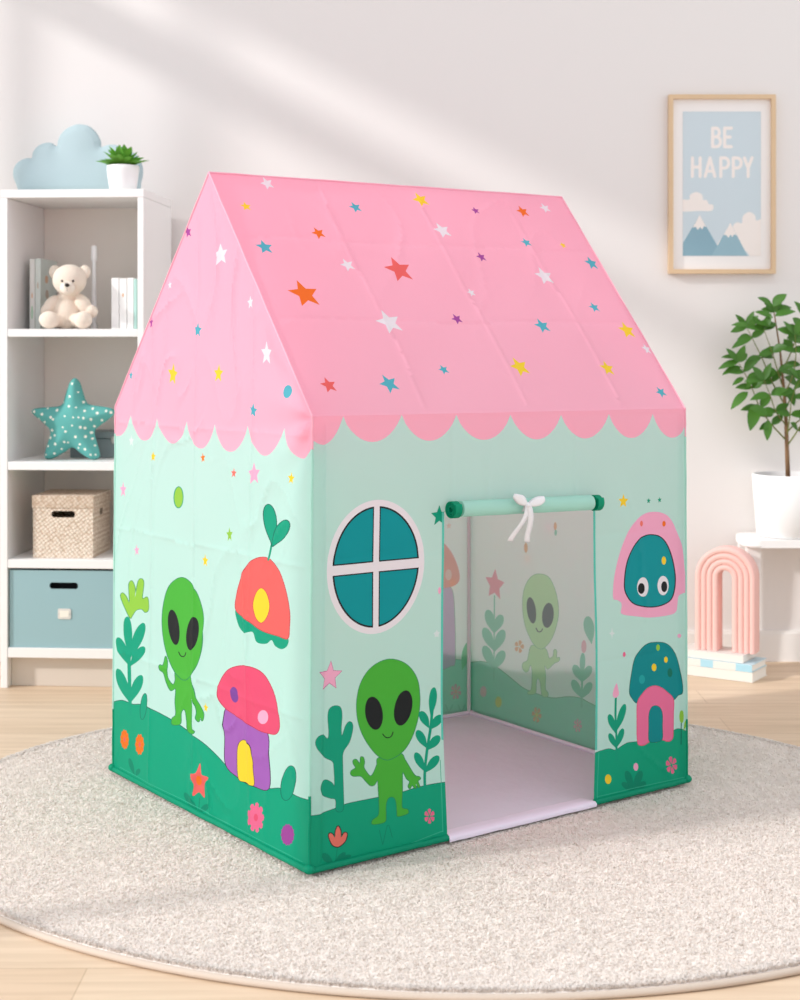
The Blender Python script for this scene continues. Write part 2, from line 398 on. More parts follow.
def wr_side(x, y):
    v = .011*nz(x*2.6, y*1.5, 3)+.0045*nz(x*7+.6*y, y*3, 4)
    v += .0065*net(x+.3*y, y-.3*x, 6, 2.5, 31)*max(0, nz(x*2.2, y*2.2, 7)+.35)+.006*net(x-.5*y, y+.5*x, 9, 4, 33)*max(0, nz(x*3, y*3, 9)+.2)
    for x0 in (SW*.23, SW*.46, SW*.74): v += .0030*crease(x-x0-.006*nz(y*4, x0), .006)
    for y0 in (.28, .56, .80): v += .0018*crease(y-y0-.008*nz(x*4, y0), .005)
    # puckers that run down from the eave corner
    dx, dy = SW-x, y-SH
    r = math.hypot(dx, dy); v += .0065*math.exp(-r/.13)*math.sin(math.atan2(dy, dx+.02)*9)
    return v
def wr_roof(x, y):
    v = .007*nz(x*2.4, y*2.4, 11)+.0022*nz(x*6, y*6, 12)
    for x0 in (.27, .53, .80): v += .0016*crease(x-x0-.010*nz(y*3, x0), .006)
    for y0 in (.24, .46): v -= .0012*crease(y-y0-.008*nz(x*3, y0), .006)
    v += .005*net(x-.3*y, y+.3*x, 4, 4, 32)*max(0, nz(x*2, y*2, 14)+.2)
    return v-.004*crease(x, .02)
def scallops(pan, cusps, depths, m='pink'):
    """cusps: pixels along the eave; depths: how far each scallop hangs below (pixels)"""
    poly = []
    for (a, b), d in zip(zip(cusps, cusps[1:]), depths):
        for k in range(15):
            t = k/14; poly.append((a[0]+(b[0]-a[0])*t, a[1]+(b[1]-a[1])*t+d*max(0, 1-(1-2*t)**2)**.8))
    return poly

tent = empty('play_tent', (Cb+Rb+Lb+Bb)/4, 0, 'pink and mint green fabric play house tent printed with green aliens and stars', 'play tent')

# ---- front
fr = Panel(Cb, Rb, Re, Ce, 'mint'); FW, FH = fr.W, fr.H
A = (290, 400, 3.846); D = (290, 640, 4.0); R1 = (580, 470, 5.882); R2 = (580, 630, 5.556)
cus = [(302, 417.5), (343.3, 416.1), (401.8, 414.8), (456.4, 414.8), (510.3, 414.8), (561, 414.8), (608.9, 414.1), (652.7, 413.8), (690, 412.5)]
sc = scallops(fr, cus, [28, 26.5, 26, 25, 24.5, 24, 24, 24.5])
fr.add(PXT, np.array(sc+[(700, 385), (300, 385)]), 'pink')
hillA = smooth_line([(60, 708), (76, 705), (120, 695), (180, 675), (200, 665), (250, 650), (350, 630), (450, 608), (500, 592), (560, 578), (625, 568)], 5)
fr.add(D, np.vstack([hillA, [(660, 1000), (60, 1000)]]), 'hill'); fr.add(D, ribbon(hillA, 2.6), 'edge')
hillB = smooth_line([(60, 686), (85, 682), (120, 670), (165, 660), (200, 668), (230, 650), (270, 628), (325, 620), (400, 600), (510, 560), (540, 548), (575, 555), (620, 580)], 5)
fr.add(R2, np.vstack([hillB, [(640, 1100), (60, 1100)]]), 'hill'); fr.add(R2, ribbon(hillB, 3), 'edge')
# round window
win = [376.4, 566.8]
q = fr.st([win, (win[0]+47.3, win[1]), (win[0], win[1]-67)]); wc = q[0]; wrx = abs(q[1][0]-q[0][0]); wry = abs(q[2][1]-q[0][1])
fr.raw(wc+ellipse(0, 0, wrx, wry, n=56), 'white')
def quad_pane(sx, sy, rx, ry, bw, bh):
    a0, a1 = math.asin(min(1, bh/ry)), math.acos(min(1, bw/rx)); a = np.linspace(a0, a1, 16)
    return np.array([(sx*bw, sy*bh)]+[(sx*rx*math.cos(t), sy*ry*math.sin(t)) for t in a])
for sx in (-1, 1):
    for sy in (-1, 1):
        fr.raw(wc+quad_pane(sx, sy, wrx*.885, wry*.905, .0065, .009), 'black'); fr.raw(wc+quad_pane(sx, sy, wrx*.85, wry*.878, .0090, .0115), 'teal')
fr.star(A, 570, 445, 42, 'plant'); fr.star(A, 565, 900, 16, 'spark', inner=.6); fr.el(A, 575, 733, 6, 13, 'starpink')
# alien
fr.sm(D, [(358, 472), (350, 500), (335, 535), (322, 545), (305, 525), (297, 508), (300, 490), (296, 472), (286, 470), (284, 490), (280, 495), (268, 480), (257, 482), (256, 495), (265, 512), (248, 525), (246, 538), (258, 545), (285, 545), (305, 565), (322, 582), (338, 580), (352, 562), (355, 600), (357, 650), (355, 700), (332, 720), (328, 735), (345, 737), (380, 727), (384, 700), (384, 660), (392, 635), (405, 628), (418, 632), (425, 650), (428, 690), (430, 705), (450, 702), (472, 692), (470, 678), (450, 672), (447, 650), (450, 600), (452, 530), (468, 555), (480, 567), (474, 585), (480, 594), (490, 580), (498, 592), (505, 592), (504, 575), (514, 590), (519, 585), (512, 565), (522, 555), (518, 548), (505, 545), (495, 535), (480, 510), (462, 480), (442, 455)], 'alien', 'alienline', .5)
fr.sm(D, [(410, 78), (470, 100), (510, 155), (522, 230), (515, 310), (490, 390), (455, 445), (410, 475), (380, 478), (345, 455), (305, 400), (280, 340), (270, 270), (280, 190), (310, 130), (355, 92)], 'alien', 'alienline', .5)
fr.el(D, 339, 294, 35, 67, 'black', -8); fr.el(D, 456, 273, 35, 72, 'black', 12)
fr.line(D, [(373, 376), (384, 389), (397, 392), (409, 385), (416, 368)], 4, 'black')
# plants, star, flowers on the left
fr.sm(D, [(180, 264), (203, 270), (210, 300), (207, 350), (210, 385), (225, 345), (240, 328), (253, 337), (253, 365), (240, 410), (215, 450), (213, 500), (215, 600), (216, 650), (213, 680), (200, 688), (186, 680), (184, 640), (160, 633), (130, 620), (119, 595), (125, 570), (145, 560), (170, 572), (180, 585), (178, 520), (172, 487), (140, 470), (110, 440), (100, 410), (110, 385), (130, 378), (150, 395), (156, 370), (152, 310), (158, 278)], 'plant', 'edge', .3)
fr.line(D, [(575, 250), (565, 350), (550, 440), (540, 530), (540, 604)], 11, 'plant')
fr.leaves(D, [((566, 310), (580, 190), 32), ((560, 355), (525, 286), 34), ((560, 360), (610, 302), 34), ((550, 435), (511, 362), 34), ((550, 442), (600, 384), 34), ((540, 528), (504, 451), 32), ((540, 532), (596, 464), 34)], 'plant')
fr.star(D, 160, 145, 57, 'starpink', .08, 'pinkline')
fr.line(D, [(189, 815), (190, 840), (182, 890)], 3, 'hilldk'); fr.leaves(D, [((175, 900), (130, 855), 30), ((175, 900), (222, 850), 22), ((180, 890), (245, 862), 20)], 'hilldk')
fr.line(D, [(358, 760), (372, 820)], 3, 'hilldk'); fr.line(D, [(372, 820), (392, 740), (410, 790)], 3, 'hilldk')
fr.sm(D, [(157, 785), (162, 774), (172, 778), (181, 790), (184, 765), (194, 745), (204, 765), (206, 790), (218, 772), (229, 776), (223, 802), (207, 820), (190, 828), (170, 818)], 'coral', 'black', .7, 4)
fr.flower(D, 558, 705, 22, 31, 6, 'hotpink', None, .5)
# right of the door
fr.star(R1, 252, 183, 42, 'yellow', .05); fr.star(R1, 402, 181, 18, 'plant', .1); fr.star(R1, 466, 176, 18, 'plant', -.1)
pk = [(435, 246), (480, 252), (520, 275), (555, 330), (590, 430), (610, 540), (620, 640), (622, 715), (600, 724), (580, 742), (574, 790), (565, 835), (520, 855), (420, 868), (340, 862), (252, 848), (250, 810), (247, 782), (225, 766), (200, 752), (203, 650), (220, 550), (250, 440), (290, 350), (335, 290), (385, 255)]
fr.sm(R1, pk, 'starpink')
fr.sm(R1, [(420, 384), (470, 395), (510, 440), (540, 520), (558, 620), (555, 700), (535, 760), (490, 790), (430, 803), (360, 797), (310, 775), (275, 720), (268, 660), (278, 560), (305, 480), (345, 415), (380, 392)], 'teal', 'black', .8)
for ex, ey, bx, by in ((371, 688, 361, 697), (491, 680, 498, 687)):
    fr.el(R1, ex, ey, 33, 57, 'white'); fr.el(R1, bx, by, 18, 32, 'black')
fr.el(R1, 495, 533, 13, 24, 'yellow'); fr.el(R1, 361, 315, 9, 17, 'coral'); fr.el(R1, 494, 316, 10, 17, 'tangerine')
def sparkle(pan, T, cx, cy, r, m='spark'):
    pan.add(T, np.array([(cx+r*(.55 if k % 2 == 0 and k % 4 == 0 else 1)*(1 if k % 2 == 0 else .2)*math.cos(PI*k/4), cy+r*(1 if k % 2 == 0 else .2)*math.sin(PI*k/4)) for k in range(8)]), m)
sparkle(fr, R1, 193, 960, 34); fr.el(R1, 582, 975, 9, 12, 'starpink')
fr.sm(R2, [(430, 70), (480, 78), (520, 120), (545, 200), (563, 335), (540, 362), (518, 385), (500, 370), (480, 345), (450, 320), (415, 312), (380, 325), (350, 360), (322, 405), (295, 380), (280, 345), (288, 260), (305, 170), (340, 110), (380, 78)], 'cap', 'edge', .5)
fr.sm(R2, [(415, 312), (450, 322), (480, 345), (515, 385), (515, 470), (514, 560), (510, 600), (490, 617), (455, 608), (440, 615), (420, 622), (400, 612), (380, 625), (360, 638), (340, 640), (325, 620), (323, 500), (325, 405), (350, 358), (380, 325)], 'house', 'red', .5)
fr.sm(R2, [(387, 615), (386, 540), (387, 470), (400, 432), (422, 422), (445, 435), (456, 470), (456, 540), (455, 605), (422, 622)], 'cap', 'edge', .4)
for cx, cy, rx, ry, c in ((412, 208, 13, 21, 'yellow'), (477, 165, 10, 17, 'yellow'), (435, 98, 10, 18, 'lime'), (347, 275, 16, 25, 'seafoam'), (498, 237, 13, 25, 'dkgreen')): fr.el(R2, cx, cy, rx, ry, c)
fr.line(R2, [(201, 370), (200, 480), (206, 600), (207, 730)], 12, 'plant'); fr.sm(R2, [(205, 297), (215, 330), (218, 360), (200, 378), (184, 365), (188, 335)], 'starpink')
fr.leaves(R2, [((202, 570), (254, 412), 40), ((200, 575), (163, 468), 38), ((208, 655), (243, 548), 34), ((207, 660), (164, 575), 34)], 'plant')
fr.line(R2, [(558, 505), (557, 635)], 4, 'edge'); fr.el(R2, 560, 480, 11, 35, 'lime'); fr.leaves(R2, [((570, 560), (594, 500), 20)], 'lime')
fr.el(R2, 160, 830, 18, 27, 'yellow'); fr.leaves(R2, [((300, 895), (262, 783), 40), ((300, 895), (345, 783), 40), ((300, 895), (236, 850), 34), ((300, 895), (368, 845), 34)], 'hilldk')
fr.el(R2, 315, 762, 13, 22, 'starpink'); fr.flower(R2, 506, 750, 32, 50, 6, 'hotpink', None, .3); fr.el(R2, 250, 137, 8, 14, 'hotpink'); sparkle(fr, R2, 182, 22, 30); fr.el(R2, 549, 32, 8, 11, 'starpink')
# the dark sleeve ends, hem stitching and the doorway
hem = lambda pan, pts, w=.7: pan.add(PXT, ribbon(smooth_line(pts, 6), w), 'stitch')
hem(fr, [(318, 866), (380, 854), (443, 831)]); hem(fr, [(597, 797), (640, 787), (684, 777)]); hem(fr, [(440.5, 760), (443, 832)]); hem(fr, [(599, 752), (597.5, 800)])
dl, dr_ = [(443, 512), (443.2, 580), (443.3, 650), (444, 740), (447.6, 842)], [(594, 806), (595, 750), (595.7, 650), (594.2, 570), (592.6, 508)]
fr.add(PXT, ribbon(smooth_line(dl[:4], 6), 4.4), 'aqua'); fr.add(PXT, ribbon(smooth_line(dr_[1:], 6), 4.4), 'aqua')
dhole = np.vstack([smooth_line(dl, 6), [(448, 870), (594, 830)], smooth_line(dr_, 6)])
fr.add(PXT, dhole, 'HOLE')
fr.build('front_panel', tent, cloth, wr_front, .0075)

# ---- sunny gable side
sd = Panel(Lb, Cb, Ce, Le, 'mint'); SW, SH = sd.W, sd.H
apex = sd.st([(209, 172.5)])[0]; RL = Vector(sd.P(apex[None])[0])
sd.outline = np.array([(0, 0), (SW, 0), (SW, SH), apex, (0, SH)])
G6 = (100, 420, 3.3333); G7 = (100, 560, 3.0303); G5 = (100, 160, 3.3333)
cus = [(104, 413), (131.5, 415), (158, 418), (186.4, 421), (215.5, 424), (247, 425.5), (282.4, 428), (318, 429.5)]
sc = scallops(sd, cus, [22, 24, 24, 26, 27, 29, 30])
sd.add(PXT, np.array(sc+[(340, 120), (90, 120)]), 'pink')
hill = smooth_line([(20, 433), (42, 430), (75, 424), (105, 436), (130, 437), (160, 450), (220, 485), (300, 545), (340, 582), (380, 625), (420, 660), (470, 683), (515, 692), (550, 692), (595, 715), (633, 728), (670, 742)], 4)
sd.add(G7, np.vstack([hill, [(690, 1100), (0, 1000)]]), 'hill'); sd.add(G7, ribbon(hill, 2.4), 'edge')
sd.sm(G7, [(232, 340), (228, 365), (222, 378), (212, 368), (205, 350), (205, 310), (200, 292), (196, 310), (192, 320), (184, 318), (184, 332), (195, 342), (203, 370), (215, 395), (229, 390), (228, 430), (230, 468), (220, 480), (220, 498), (243, 496), (245, 465), (252, 452), (258, 460), (262, 490), (265, 517), (280, 527), (287, 520), (278, 508), (277, 480), (278, 440), (277, 420), (288, 440), (292, 462), (290, 480), (298, 490), (303, 478), (308, 488), (312, 468), (303, 445), (292, 420), (283, 385), (270, 345)], 'alien', 'alienline', .5)
sd.sm(G7, [(238, 55), (265, 62), (290, 95), (308, 150), (313, 205), (308, 260), (295, 310), (275, 350), (258, 363), (240, 355), (215, 315), (197, 255), (190, 190), (195, 130), (210, 80)], 'alien', 'alienline', .5)
sd.el(G7, 223, 204, 16, 54, 'black', -7); sd.el(G7, 279, 223, 19, 51, 'black', 6); sd.line(G7, [(237, 278), (242, 289), (249, 293), (256, 290), (260, 280)], 3, 'black')
sd.star(G7, 318, 448, 15, 'yellow')
sd.sm(G7, [(100, 175), (88, 150), (73, 110), (78, 99), (88, 110), (97, 127), (95, 75), (103, 63), (112, 85), (112, 112), (120, 65), (130, 57), (136, 70), (132, 115), (145, 112), (150, 125), (150, 150), (140, 158), (130, 148), (115, 152), (105, 168)], 'lime', 'alienline', .4, 4)
sd.line(G7, [(94, 190), (97, 300), (98, 470)], 10, 'plant')
sd.leaves(G7, [((97, 290), (92, 170), 24), ((99, 300), (136, 190), 28), ((96, 318), (64, 233), 28), ((99, 322), (138, 262), 26), ((97, 432), (62, 328), 30), ((99, 432), (131, 348), 28)], 'plant')
sd.el(G7, 138, 443, 9, 39, 'plant', 6, 'edge', .4)
sd.sm(G6, [(457, 632), (500, 665), (545, 700), (600, 718), (635, 727), (632, 752), (612, 763), (590, 752), (578, 733), (560, 745), (530, 740), (516, 706), (490, 708), (468, 685)], 'plant')
sd.sm(G6, [(540, 458), (575, 465), (605, 505), (628, 570), (641, 640), (640, 690), (634, 727), (600, 718), (545, 700), (500, 665), (459, 632), (463, 580), (480, 520), (505, 475)], 'brick', 'redline', .5)
sd.sm(G6, [(544, 560), (562, 580), (571, 620), (562, 655), (544, 675), (527, 658), (517, 618), (526, 578)], 'yellow', 'redline', .4)
sd.line(G6, [(568, 468), (580, 405)], 6, 'plant'); sd.leaves(G6, [((582, 420), (561, 282), 40), ((580, 420), (629, 336), 42)], 'plant', 'edge')
sd.sm(G7, [(378, 450), (430, 478), (480, 510), (513, 525), (517, 600), (517, 691), (470, 685), (420, 660), (378, 622), (375, 540)], 'purple', 'black', .5)
sd.sm(G7, [(420, 660), (418, 590), (425, 555), (443, 545), (460, 560), (468, 600), (469, 640), (469, 682), (445, 673)], 'yellow', 'black', .4)
sd.sm(G7, [(440, 320), (470, 325), (505, 350), (530, 400), (545, 460), (548, 505), (538, 525), (520, 525), (480, 510), (430, 478), (380, 452), (358, 420), (356, 390), (370, 355), (400, 328)], 'red', 'redline', .5)
sd.el(G7, 408, 408, 14, 24, 'dkpurple', -8); sd.el(G7, 501, 475, 14, 21, 'starpink')
sd.el(G7, 572, 676, 20, 53, 'plant', 12, 'edge', .5)
sd.leaves(G7, [((108, 655), (92, 600), 14), ((110, 655), (126, 632), 14), ((298, 765), (255, 705), 20), ((300, 765), (328, 742), 18), ((295, 770), (268, 755), 12)], 'hilldk')
sd.line(G7, [(302, 720), (298, 770)], 3, 'hilldk')
sd.el(G7, 79, 543, 11.5, 27, 'orange'); sd.flower(G7, 79, 543, 13, 31, 11, 'tangerine', 'brick'); sd.el(G7, 126, 558, 13, 29, 'orange'); sd.flower(G7, 126, 558, 15, 33, 10, 'tangerine', 'brick')
sd.sm(G7, [(302+q[0]*28, 672-q[1]*57) for q in star2(1, .1, .56)], 'brick', n=4)
sd.el(G7, 301, 668, 8, 15, 'tangerine'); sd.el(G7, 474, 780, 20, 36, 'hotpink'); sd.flower(G7, 474, 780, 26, 47, 9, 'hotpink', 'red'); sd.el(G7, 566, 833, 18, 30, 'grape'); sd.flower(G7, 566, 833, 20, 34, 14, 'grape', 'grape')
sd.el(G6, 258, 258, 14, 34, 'lime', 0, 'plant', .6)
for T, cx, cy, r, c in ((G6, 77, 233, 27, 'starpink'), (G6, 516, 180, 39, 'starpink'), (G6, 632, 195, 21, 'yellow'), (G6, 345, 126, 17, 'orange'), (G6, 450, 177, 17, 'coral'), (G6, 180, 122, 17, 'yellow'), (G6, 437, 382, 25, 'lime'), (G6, 352, 469, 22, 'yellow'), (G6, 127, 434, 19, 'starpink'), (G6, 106, 70, 20, 'spark'),
        (G5, 292, 240, 21, 'grape'), (G5, 236, 417, 15, 'white'), (G5, 174, 543, 21, 'grape'), (G5, 325, 567, 27, 'blue'), (G5, 398, 316, 39, 'white'), (G5, 495, 475, 24, 'white'), (G5, 553, 645, 42, 'white'), (G5, 243, 715, 38, 'yellow'), (G5, 395, 712, 32, 'yellow'), (G5, 104, 718, 17, 'blue'), (G5, 510, 835, 25, 'blue')):
    sd.star(T, cx, cy, r, c, random.uniform(-.15, .15))
sd.el(G5, 621, 772, 12, 22, 'blue')
hem(sd, [(120, 767), (210, 814), (302, 862)], .6)
sd.build('sunny_gable_panel', tent, cloth, wr_side, .0065)

# ---- far gable and back, outside
rt = Panel(Rb, Bb, Be, Re, 'mint'); ap = rt.st([(561.5, 197)])[0]; RR = Vector(rt.P(ap[None])[0])
rt.outline = np.array([(0, 0), (rt.W, 0), (rt.W, rt.H), ap, (0, rt.H)])
bk = Panel(Bb, Lb, Le, Be, 'mint')
for pan, hh in ((rt, .17), (bk, .15)):
    n = 7; poly = []
    for i in range(n):
        for k in range(12):
            t = k/11; poly.append((pan.W*(i+t)/n, pan.H-.055*max(0, 1-(1-2*t)**2)**.8))
    pan.raw(np.array(poly+[(pan.W+.02, pan.H+1), (-.02, pan.H+1)]), 'pink')
    xs = np.linspace(-.01, pan.W+.01, 30); pan.raw(np.array([(x, hh+.03*math.sin(x*7)) for x in xs]+[(pan.W+.01, -.1), (-.01, -.1)]), 'hill')
    for i in range(9):
        pan.raw(np.array([pan.W*(i+.6)/9.5, .35+.3*((i*5) % 7)/7])+star2(.012, i), ('yellow', 'starpink', 'orange', 'white')[i % 4])
rt.build('far_gable_panel', tent, cloth_thin, lambda x, y: .004*nz(x*3, y*2, 21))
bk.build('back_panel', tent, cloth_thin, lambda x, y: .004*nz(x*3, y*2, 22))

# ---- inside faces seen through the doorway (the pale reverse of the cloth)
I2 = (420, 470, 4.0); I3 = (420, 650, 4.0)
lb = Panel(Lb, Bb, Be, Le, 'grey', .006)
hl = smooth_line([(-1500, 60), (-900, 150), (-500, 110), (-200, 60), (60, 42), (90, 36), (130, 35), (205, 45), (230, 48)], 5); lb.add(I3, np.vstack([hl, [(300, 400), (-300, 900), (-1500, 900)]]), 'hill'); lb.add(I3, ribbon(hl, 3), 'line')
lb.sm(I2, [(60, 470), (110, 465), (128, 500), (134, 600), (136, 690), (135, 770), (120, 782), (60, 790), (50, 650)], 'lilac', 'line', .3)
lb.sm(I2, [(60, 290), (92, 296), (125, 340), (148, 400), (150, 440), (130, 460), (90, 470), (40, 470), (30, 380)], 'coral', 'rose', .3); lb.el(I2, 108, 418, 13, 22, 'pale')
lb.leaves(I2, [((163, 800), (194, 684), 36)], 'leaf'); lb.flower(I3, 138, 165, 22, 32, 7, 'rose', 'coral', .2); lb.star(I2, 110, 222, 14, 'pale')
for x in (110, 160): lb.leaves(I3, [((x, 250), (x-14, 215), 6), ((x, 250), (x+16, 215), 6)], 'hilldk')
lb.build('back_lining', tent, lining, lambda x, y: .003*nz(x*3, y*2, 23))
lr = Panel(Bb, Rb, Re, Be, 'grey', .006); apl = lr.st([project(np.array(RR))])[0]
lr.outline = np.array([(0, 0), (lr.W, 0), (lr.W, lr.H), apl, (0, lr.H)])
hl = smooth_line([(180, 55), (215, 48), (260, 45), (310, 65), (370, 110), (420, 150), (480, 175), (540, 190), (600, 185), (650, 190), (700, 215), (800, 250), (1200, 290)], 4)
lr.add(I3, np.vstack([hl, [(1300, 900), (150, 700)]]), 'hill'); lr.add(I3, ribbon(hl, 3), 'line')
lr.sm(I2, [(458, 700), (445, 730), (438, 760), (420, 772), (418, 790), (430, 806), (442, 800), (450, 778), (457, 800), (456, 850), (452, 878), (438, 888), (445, 896), (470, 890), (473, 850), (480, 832), (490, 850), (497, 900), (518, 905), (520, 890), (510, 872), (511, 820), (508, 780), (520, 795), (540, 777), (548, 770), (565, 762), (567, 748), (556, 750), (556, 722), (546, 718), (543, 740), (536, 748), (525, 750), (510, 712)], 'alien', 'line', .3)
lr.sm(I2, [(485, 415), (525, 430), (552, 490), (563, 560), (555, 620), (535, 675), (505, 710), (480, 710), (455, 680), (430, 620), (420, 550), (425, 480), (450, 430)], 'alien', 'line', .3)
lr.el(I2, 455, 560, 18, 53, 'dark', -8); lr.el(I2, 521, 580, 23, 50, 'dark', 5); lr.line(I2, [(473, 630), (480, 643), (487, 646), (494, 644), (500, 633)], 4, 'dark')
lr.line(I2, [(306, 500), (304, 650), (302, 840)], 5, 'plant'); lr.star(I2, 307, 458, 64, 'rose', .05, inner=.5)
lr.leaves(I2, [((302, 650), (277, 558), 38), ((306, 650), (334, 578), 36), ((302, 722), (263, 630), 38), ((306, 725), (342, 638), 38), ((302, 795), (263, 702), 38), ((304, 798), (342, 722), 38)], 'plant')
lr.line(I3, [(660, 20), (658, 120), (656, 228)], 8, 'plant'); lr.leaves(I3, [((658, 110), (661, 10), 22), ((656, 125), (626, 58), 32), ((660, 125), (692, 62), 32), ((656, 190), (620, 118), 32), ((658, 192), (694, 128), 32)], 'plant')
lr.el(I2, 665, 705, 10, 26, 'pink'); lr.leaves(I2, [((696, 695), (678, 584), 42)], 'plant')
lr.el(I3, 260, 165, 13, 22, 'pink'); lr.el(I3, 320, 207, 13, 22, 'yellow'); lr.flower(I3, 474, 258, 20, 32, 6, 'orange', 'yellow', .2); lr.flower(I3, 640, 300, 18, 28, 7, 'pink', 'rose', .2)
lr.el(I2, 432, 310, 7, 20, 'orange'); lr.el(I2, 548, 224, 6, 16, 'orange'); lr.el(I2, 550, 250, 5, 12, 'plant'); lr.flower(I2, 405, 705, 20, 26, 5, 'orange', None)
lr.build('gable_lining', tent, lining, lambda x, y: .003*nz(x*3, y*2, 24))

# ---- roof
rf = Panel(Ce, Re, RR, RL, 'pink')
C6 = (200, 160, 3.077); C7 = (430, 160, 2.963)
for T, cx, cy, r, c in ((C6, 208, 70, 20, 'white'), (C6, 143, 140, 16, 'yellow'), (C6, 480, 143, 18, 'blue'), (C6, 680, 122, 23, 'yellow'), (C6, 366, 223, 20, 'tangerine'), (C6, 745, 218, 25, 'white'), (C6, 199, 268, 25, 'blue'), (C6, 455, 322, 21, 'white'), (C6, 612, 338, 40, 'brick'), (C6, 320, 415, 46, 'tangerine'), (C6, 582, 500, 38, 'white'), (C6, 396, 693, 25, 'brick'), (C6, 583, 688, 29, 'blue'), (C6, 790, 490, 16, 'grape'), (C6, 750, 645, 15, 'blue'),
        (C7, 135, 150, 11, 'grape'), (C7, 277, 150, 17, 'tangerine'), (C7, 343, 140, 14, 'white'), (C7, 285, 245, 13, 'blue'), (C7, 393, 254, 9, 'yellow'), (C7, 151, 289, 14, 'grape'), (C7, 477, 308, 18, 'blue'), (C7, 338, 345, 25, 'white'), (C7, 121, 395, 12, 'white'), (C7, 484, 440, 14, 'blue'), (C7, 330, 495, 21, 'blue'), (C7, 580, 509, 22, 'yellow'), (C7, 640, 562, 14, 'white'), (C7, 263, 617, 27, 'yellow'), (C7, 523, 620, 20, 'yellow'), (C7, 683, 690, 14, 'blue')):
    rf.star(T, cx, cy, r*1.05, c, random.uniform(-.35, .05), vert=False)
rf.build('front_roof_panel', tent, cloth, wr_roof, .0075)
rb = Panel(Be, Le, RL, RR, 'pink')
for i in range(14): rb.raw(np.array([rb.W*(i+.5)/14, rb.H*(.1+.8*((i*5) % 11)/11)])+star2(.018, i), ('yellow', 'white', 'blue', 'tangerine')[i % 4])
rb.build('back_roof_panel', tent, cloth_thin, lambda x, y: .004*nz(x*3, y*2, 25))

# ---- seams, hems, poles, mat
def seg(a, b, n=14, j=0): return [Vector(a).lerp(Vector(b), i/n)+Vector((nz(i*.7, j), nz(i*.7, j+5), nz(i*.7, j+9)))*.0012 for i in range(n+1)]
def strip(name, pts, r, m, sg=8): bm = bmesh.new(); tube(bm, pts, r, sg); return fin(bm, name, m, tent, smooth=True, sharp=60)
for i, (a, b) in enumerate(((RL, Ce), (RL, Le), (RR, Re), (RR, Be), (RL, RR))): strip('roof_seam', seg(a, b, 16, i), .0021, mat('pink_seam', (253, 190, 208), .5, .35, fabric=.3))
for i, (a, b, k) in enumerate(((Ce, Cb, .072), (Le, Lb, .075), (Re, Rb, .075), (Be, Bb, .075))):
    up = Vector(a).lerp(Vector(b), k); lo = Vector(a).lerp(Vector(b), .83)
    strip('corner_seam', seg(a, up, 4, i), .0024, mat('pink_seam', (253, 190, 208))); strip('corner_seam', seg(up, lo, 14, i), .0026, cloth('mint')); strip('corner_seam', seg(lo, b, 4, i), .0028, cloth('hill'))
dz = Vector((0, 0, .0055))
dL, dR = gp(447.6, 836, Z0), gp(594, 803.5, Z0)
def on_front(px):
    d = (px-CX)/F; u = Rb-Cb; return Cb+u*((d*Cb.y-Cb.x)/(u.x-d*u.y))
dL, dR = on_front(447.3), on_front(594.5)
for i, (a, b) in enumerate(((Lb, Cb), (Cb, dL), (dR, Rb), (Rb, Bb), (Bb, Lb))):
    strip('base_hem', seg(a+dz, b+dz, 18, 30+i), .0068, cloth('hill'))
for p in (Cb, Lb, Rb, Bb):
    bm = bmesh.new(); ball(bm, p+Vector((0, 0, .0085)), (.011, .011, .009), 14); fin(bm, 'corner_cap', cloth('hill'), tent, smooth=True)
ctr = (Cb+Rb+Lb+Bb)/4
m_pole = mat('grey_pole', (212, 208, 210), .4, .4)
for b, e in ((Cb, Ce), (Lb, Le), (Rb, Re), (Bb, Be)):
    o1 = (ctr-b).normalized()*.022; o1.z = 0
    strip('pole', [b+o1+Vector((0, 0, .01)), e+o1+Vector((0, 0, -.02))], .0052, m_pole, 12)
m_mat = mat('lavender_mat', (214, 208, 219), .7, .2, bump=(45, .35, .004), var=(14, .04))
m_hem = mat('pale_hem', (228, 218, 232), .6, .3)
bm = bmesh.new(); g = 26; ins = .012
q = [p+(ctr-p).normalized()*ins for p in (Cb, Rb, Bb, Lb)]; vv = []
for i in range(g+1):
    for j in range(g+1):
        u, v = i/g, j/g; p = q[0]*(1-u)*(1-v)+q[1]*u*(1-v)+q[2]*u*v+q[3]*(1-u)*v; vv.append(bm.verts.new((p.x, p.y, .0255+.0018*nz(p.x*9, p.y*9, 40))))
for i in range(g):
    for j in range(g): bm.faces.new((vv[i*(g+1)+j], vv[(i+1)*(g+1)+j], vv[(i+1)*(g+1)+j+1], vv[i*(g+1)+j+1]))
fin(bm, 'floor_mat', m_mat, tent, smooth=True)
nf = Vector(fr.n)
bm = bmesh.new(); pr = [(-.007, -.002), (-.008, .004), (-.002, .0085), (.02, .0075), (.043, .004)]; rows = []
for i in range(21):
    c0 = dL.lerp(dR, i/20); c0.z = Z0
    rows.append([bm.verts.new(c0-nf*a+Vector((0, 0, h+.0012*nz(i*.6, a*30)))) for a, h in pr])
for a, b in zip(rows, rows[1:]):
    for k in range(len(pr)-1): bm.faces.new((a[k], b[k], b[k+1], a[k+1]))
fin(bm, 'doorway_hem', m_hem, tent, smooth=True)
for i, (a, b) in enumerate(((Lb, Bb), (Bb, Rb))):
    oo = (ctr-(a+b)/2).normalized()*.014; strip('base_rod', seg(a+oo+Vector((0, 0, .007)), b+oo+Vector((0, 0, .007)), 10, 60+i), .0055, m_hem)

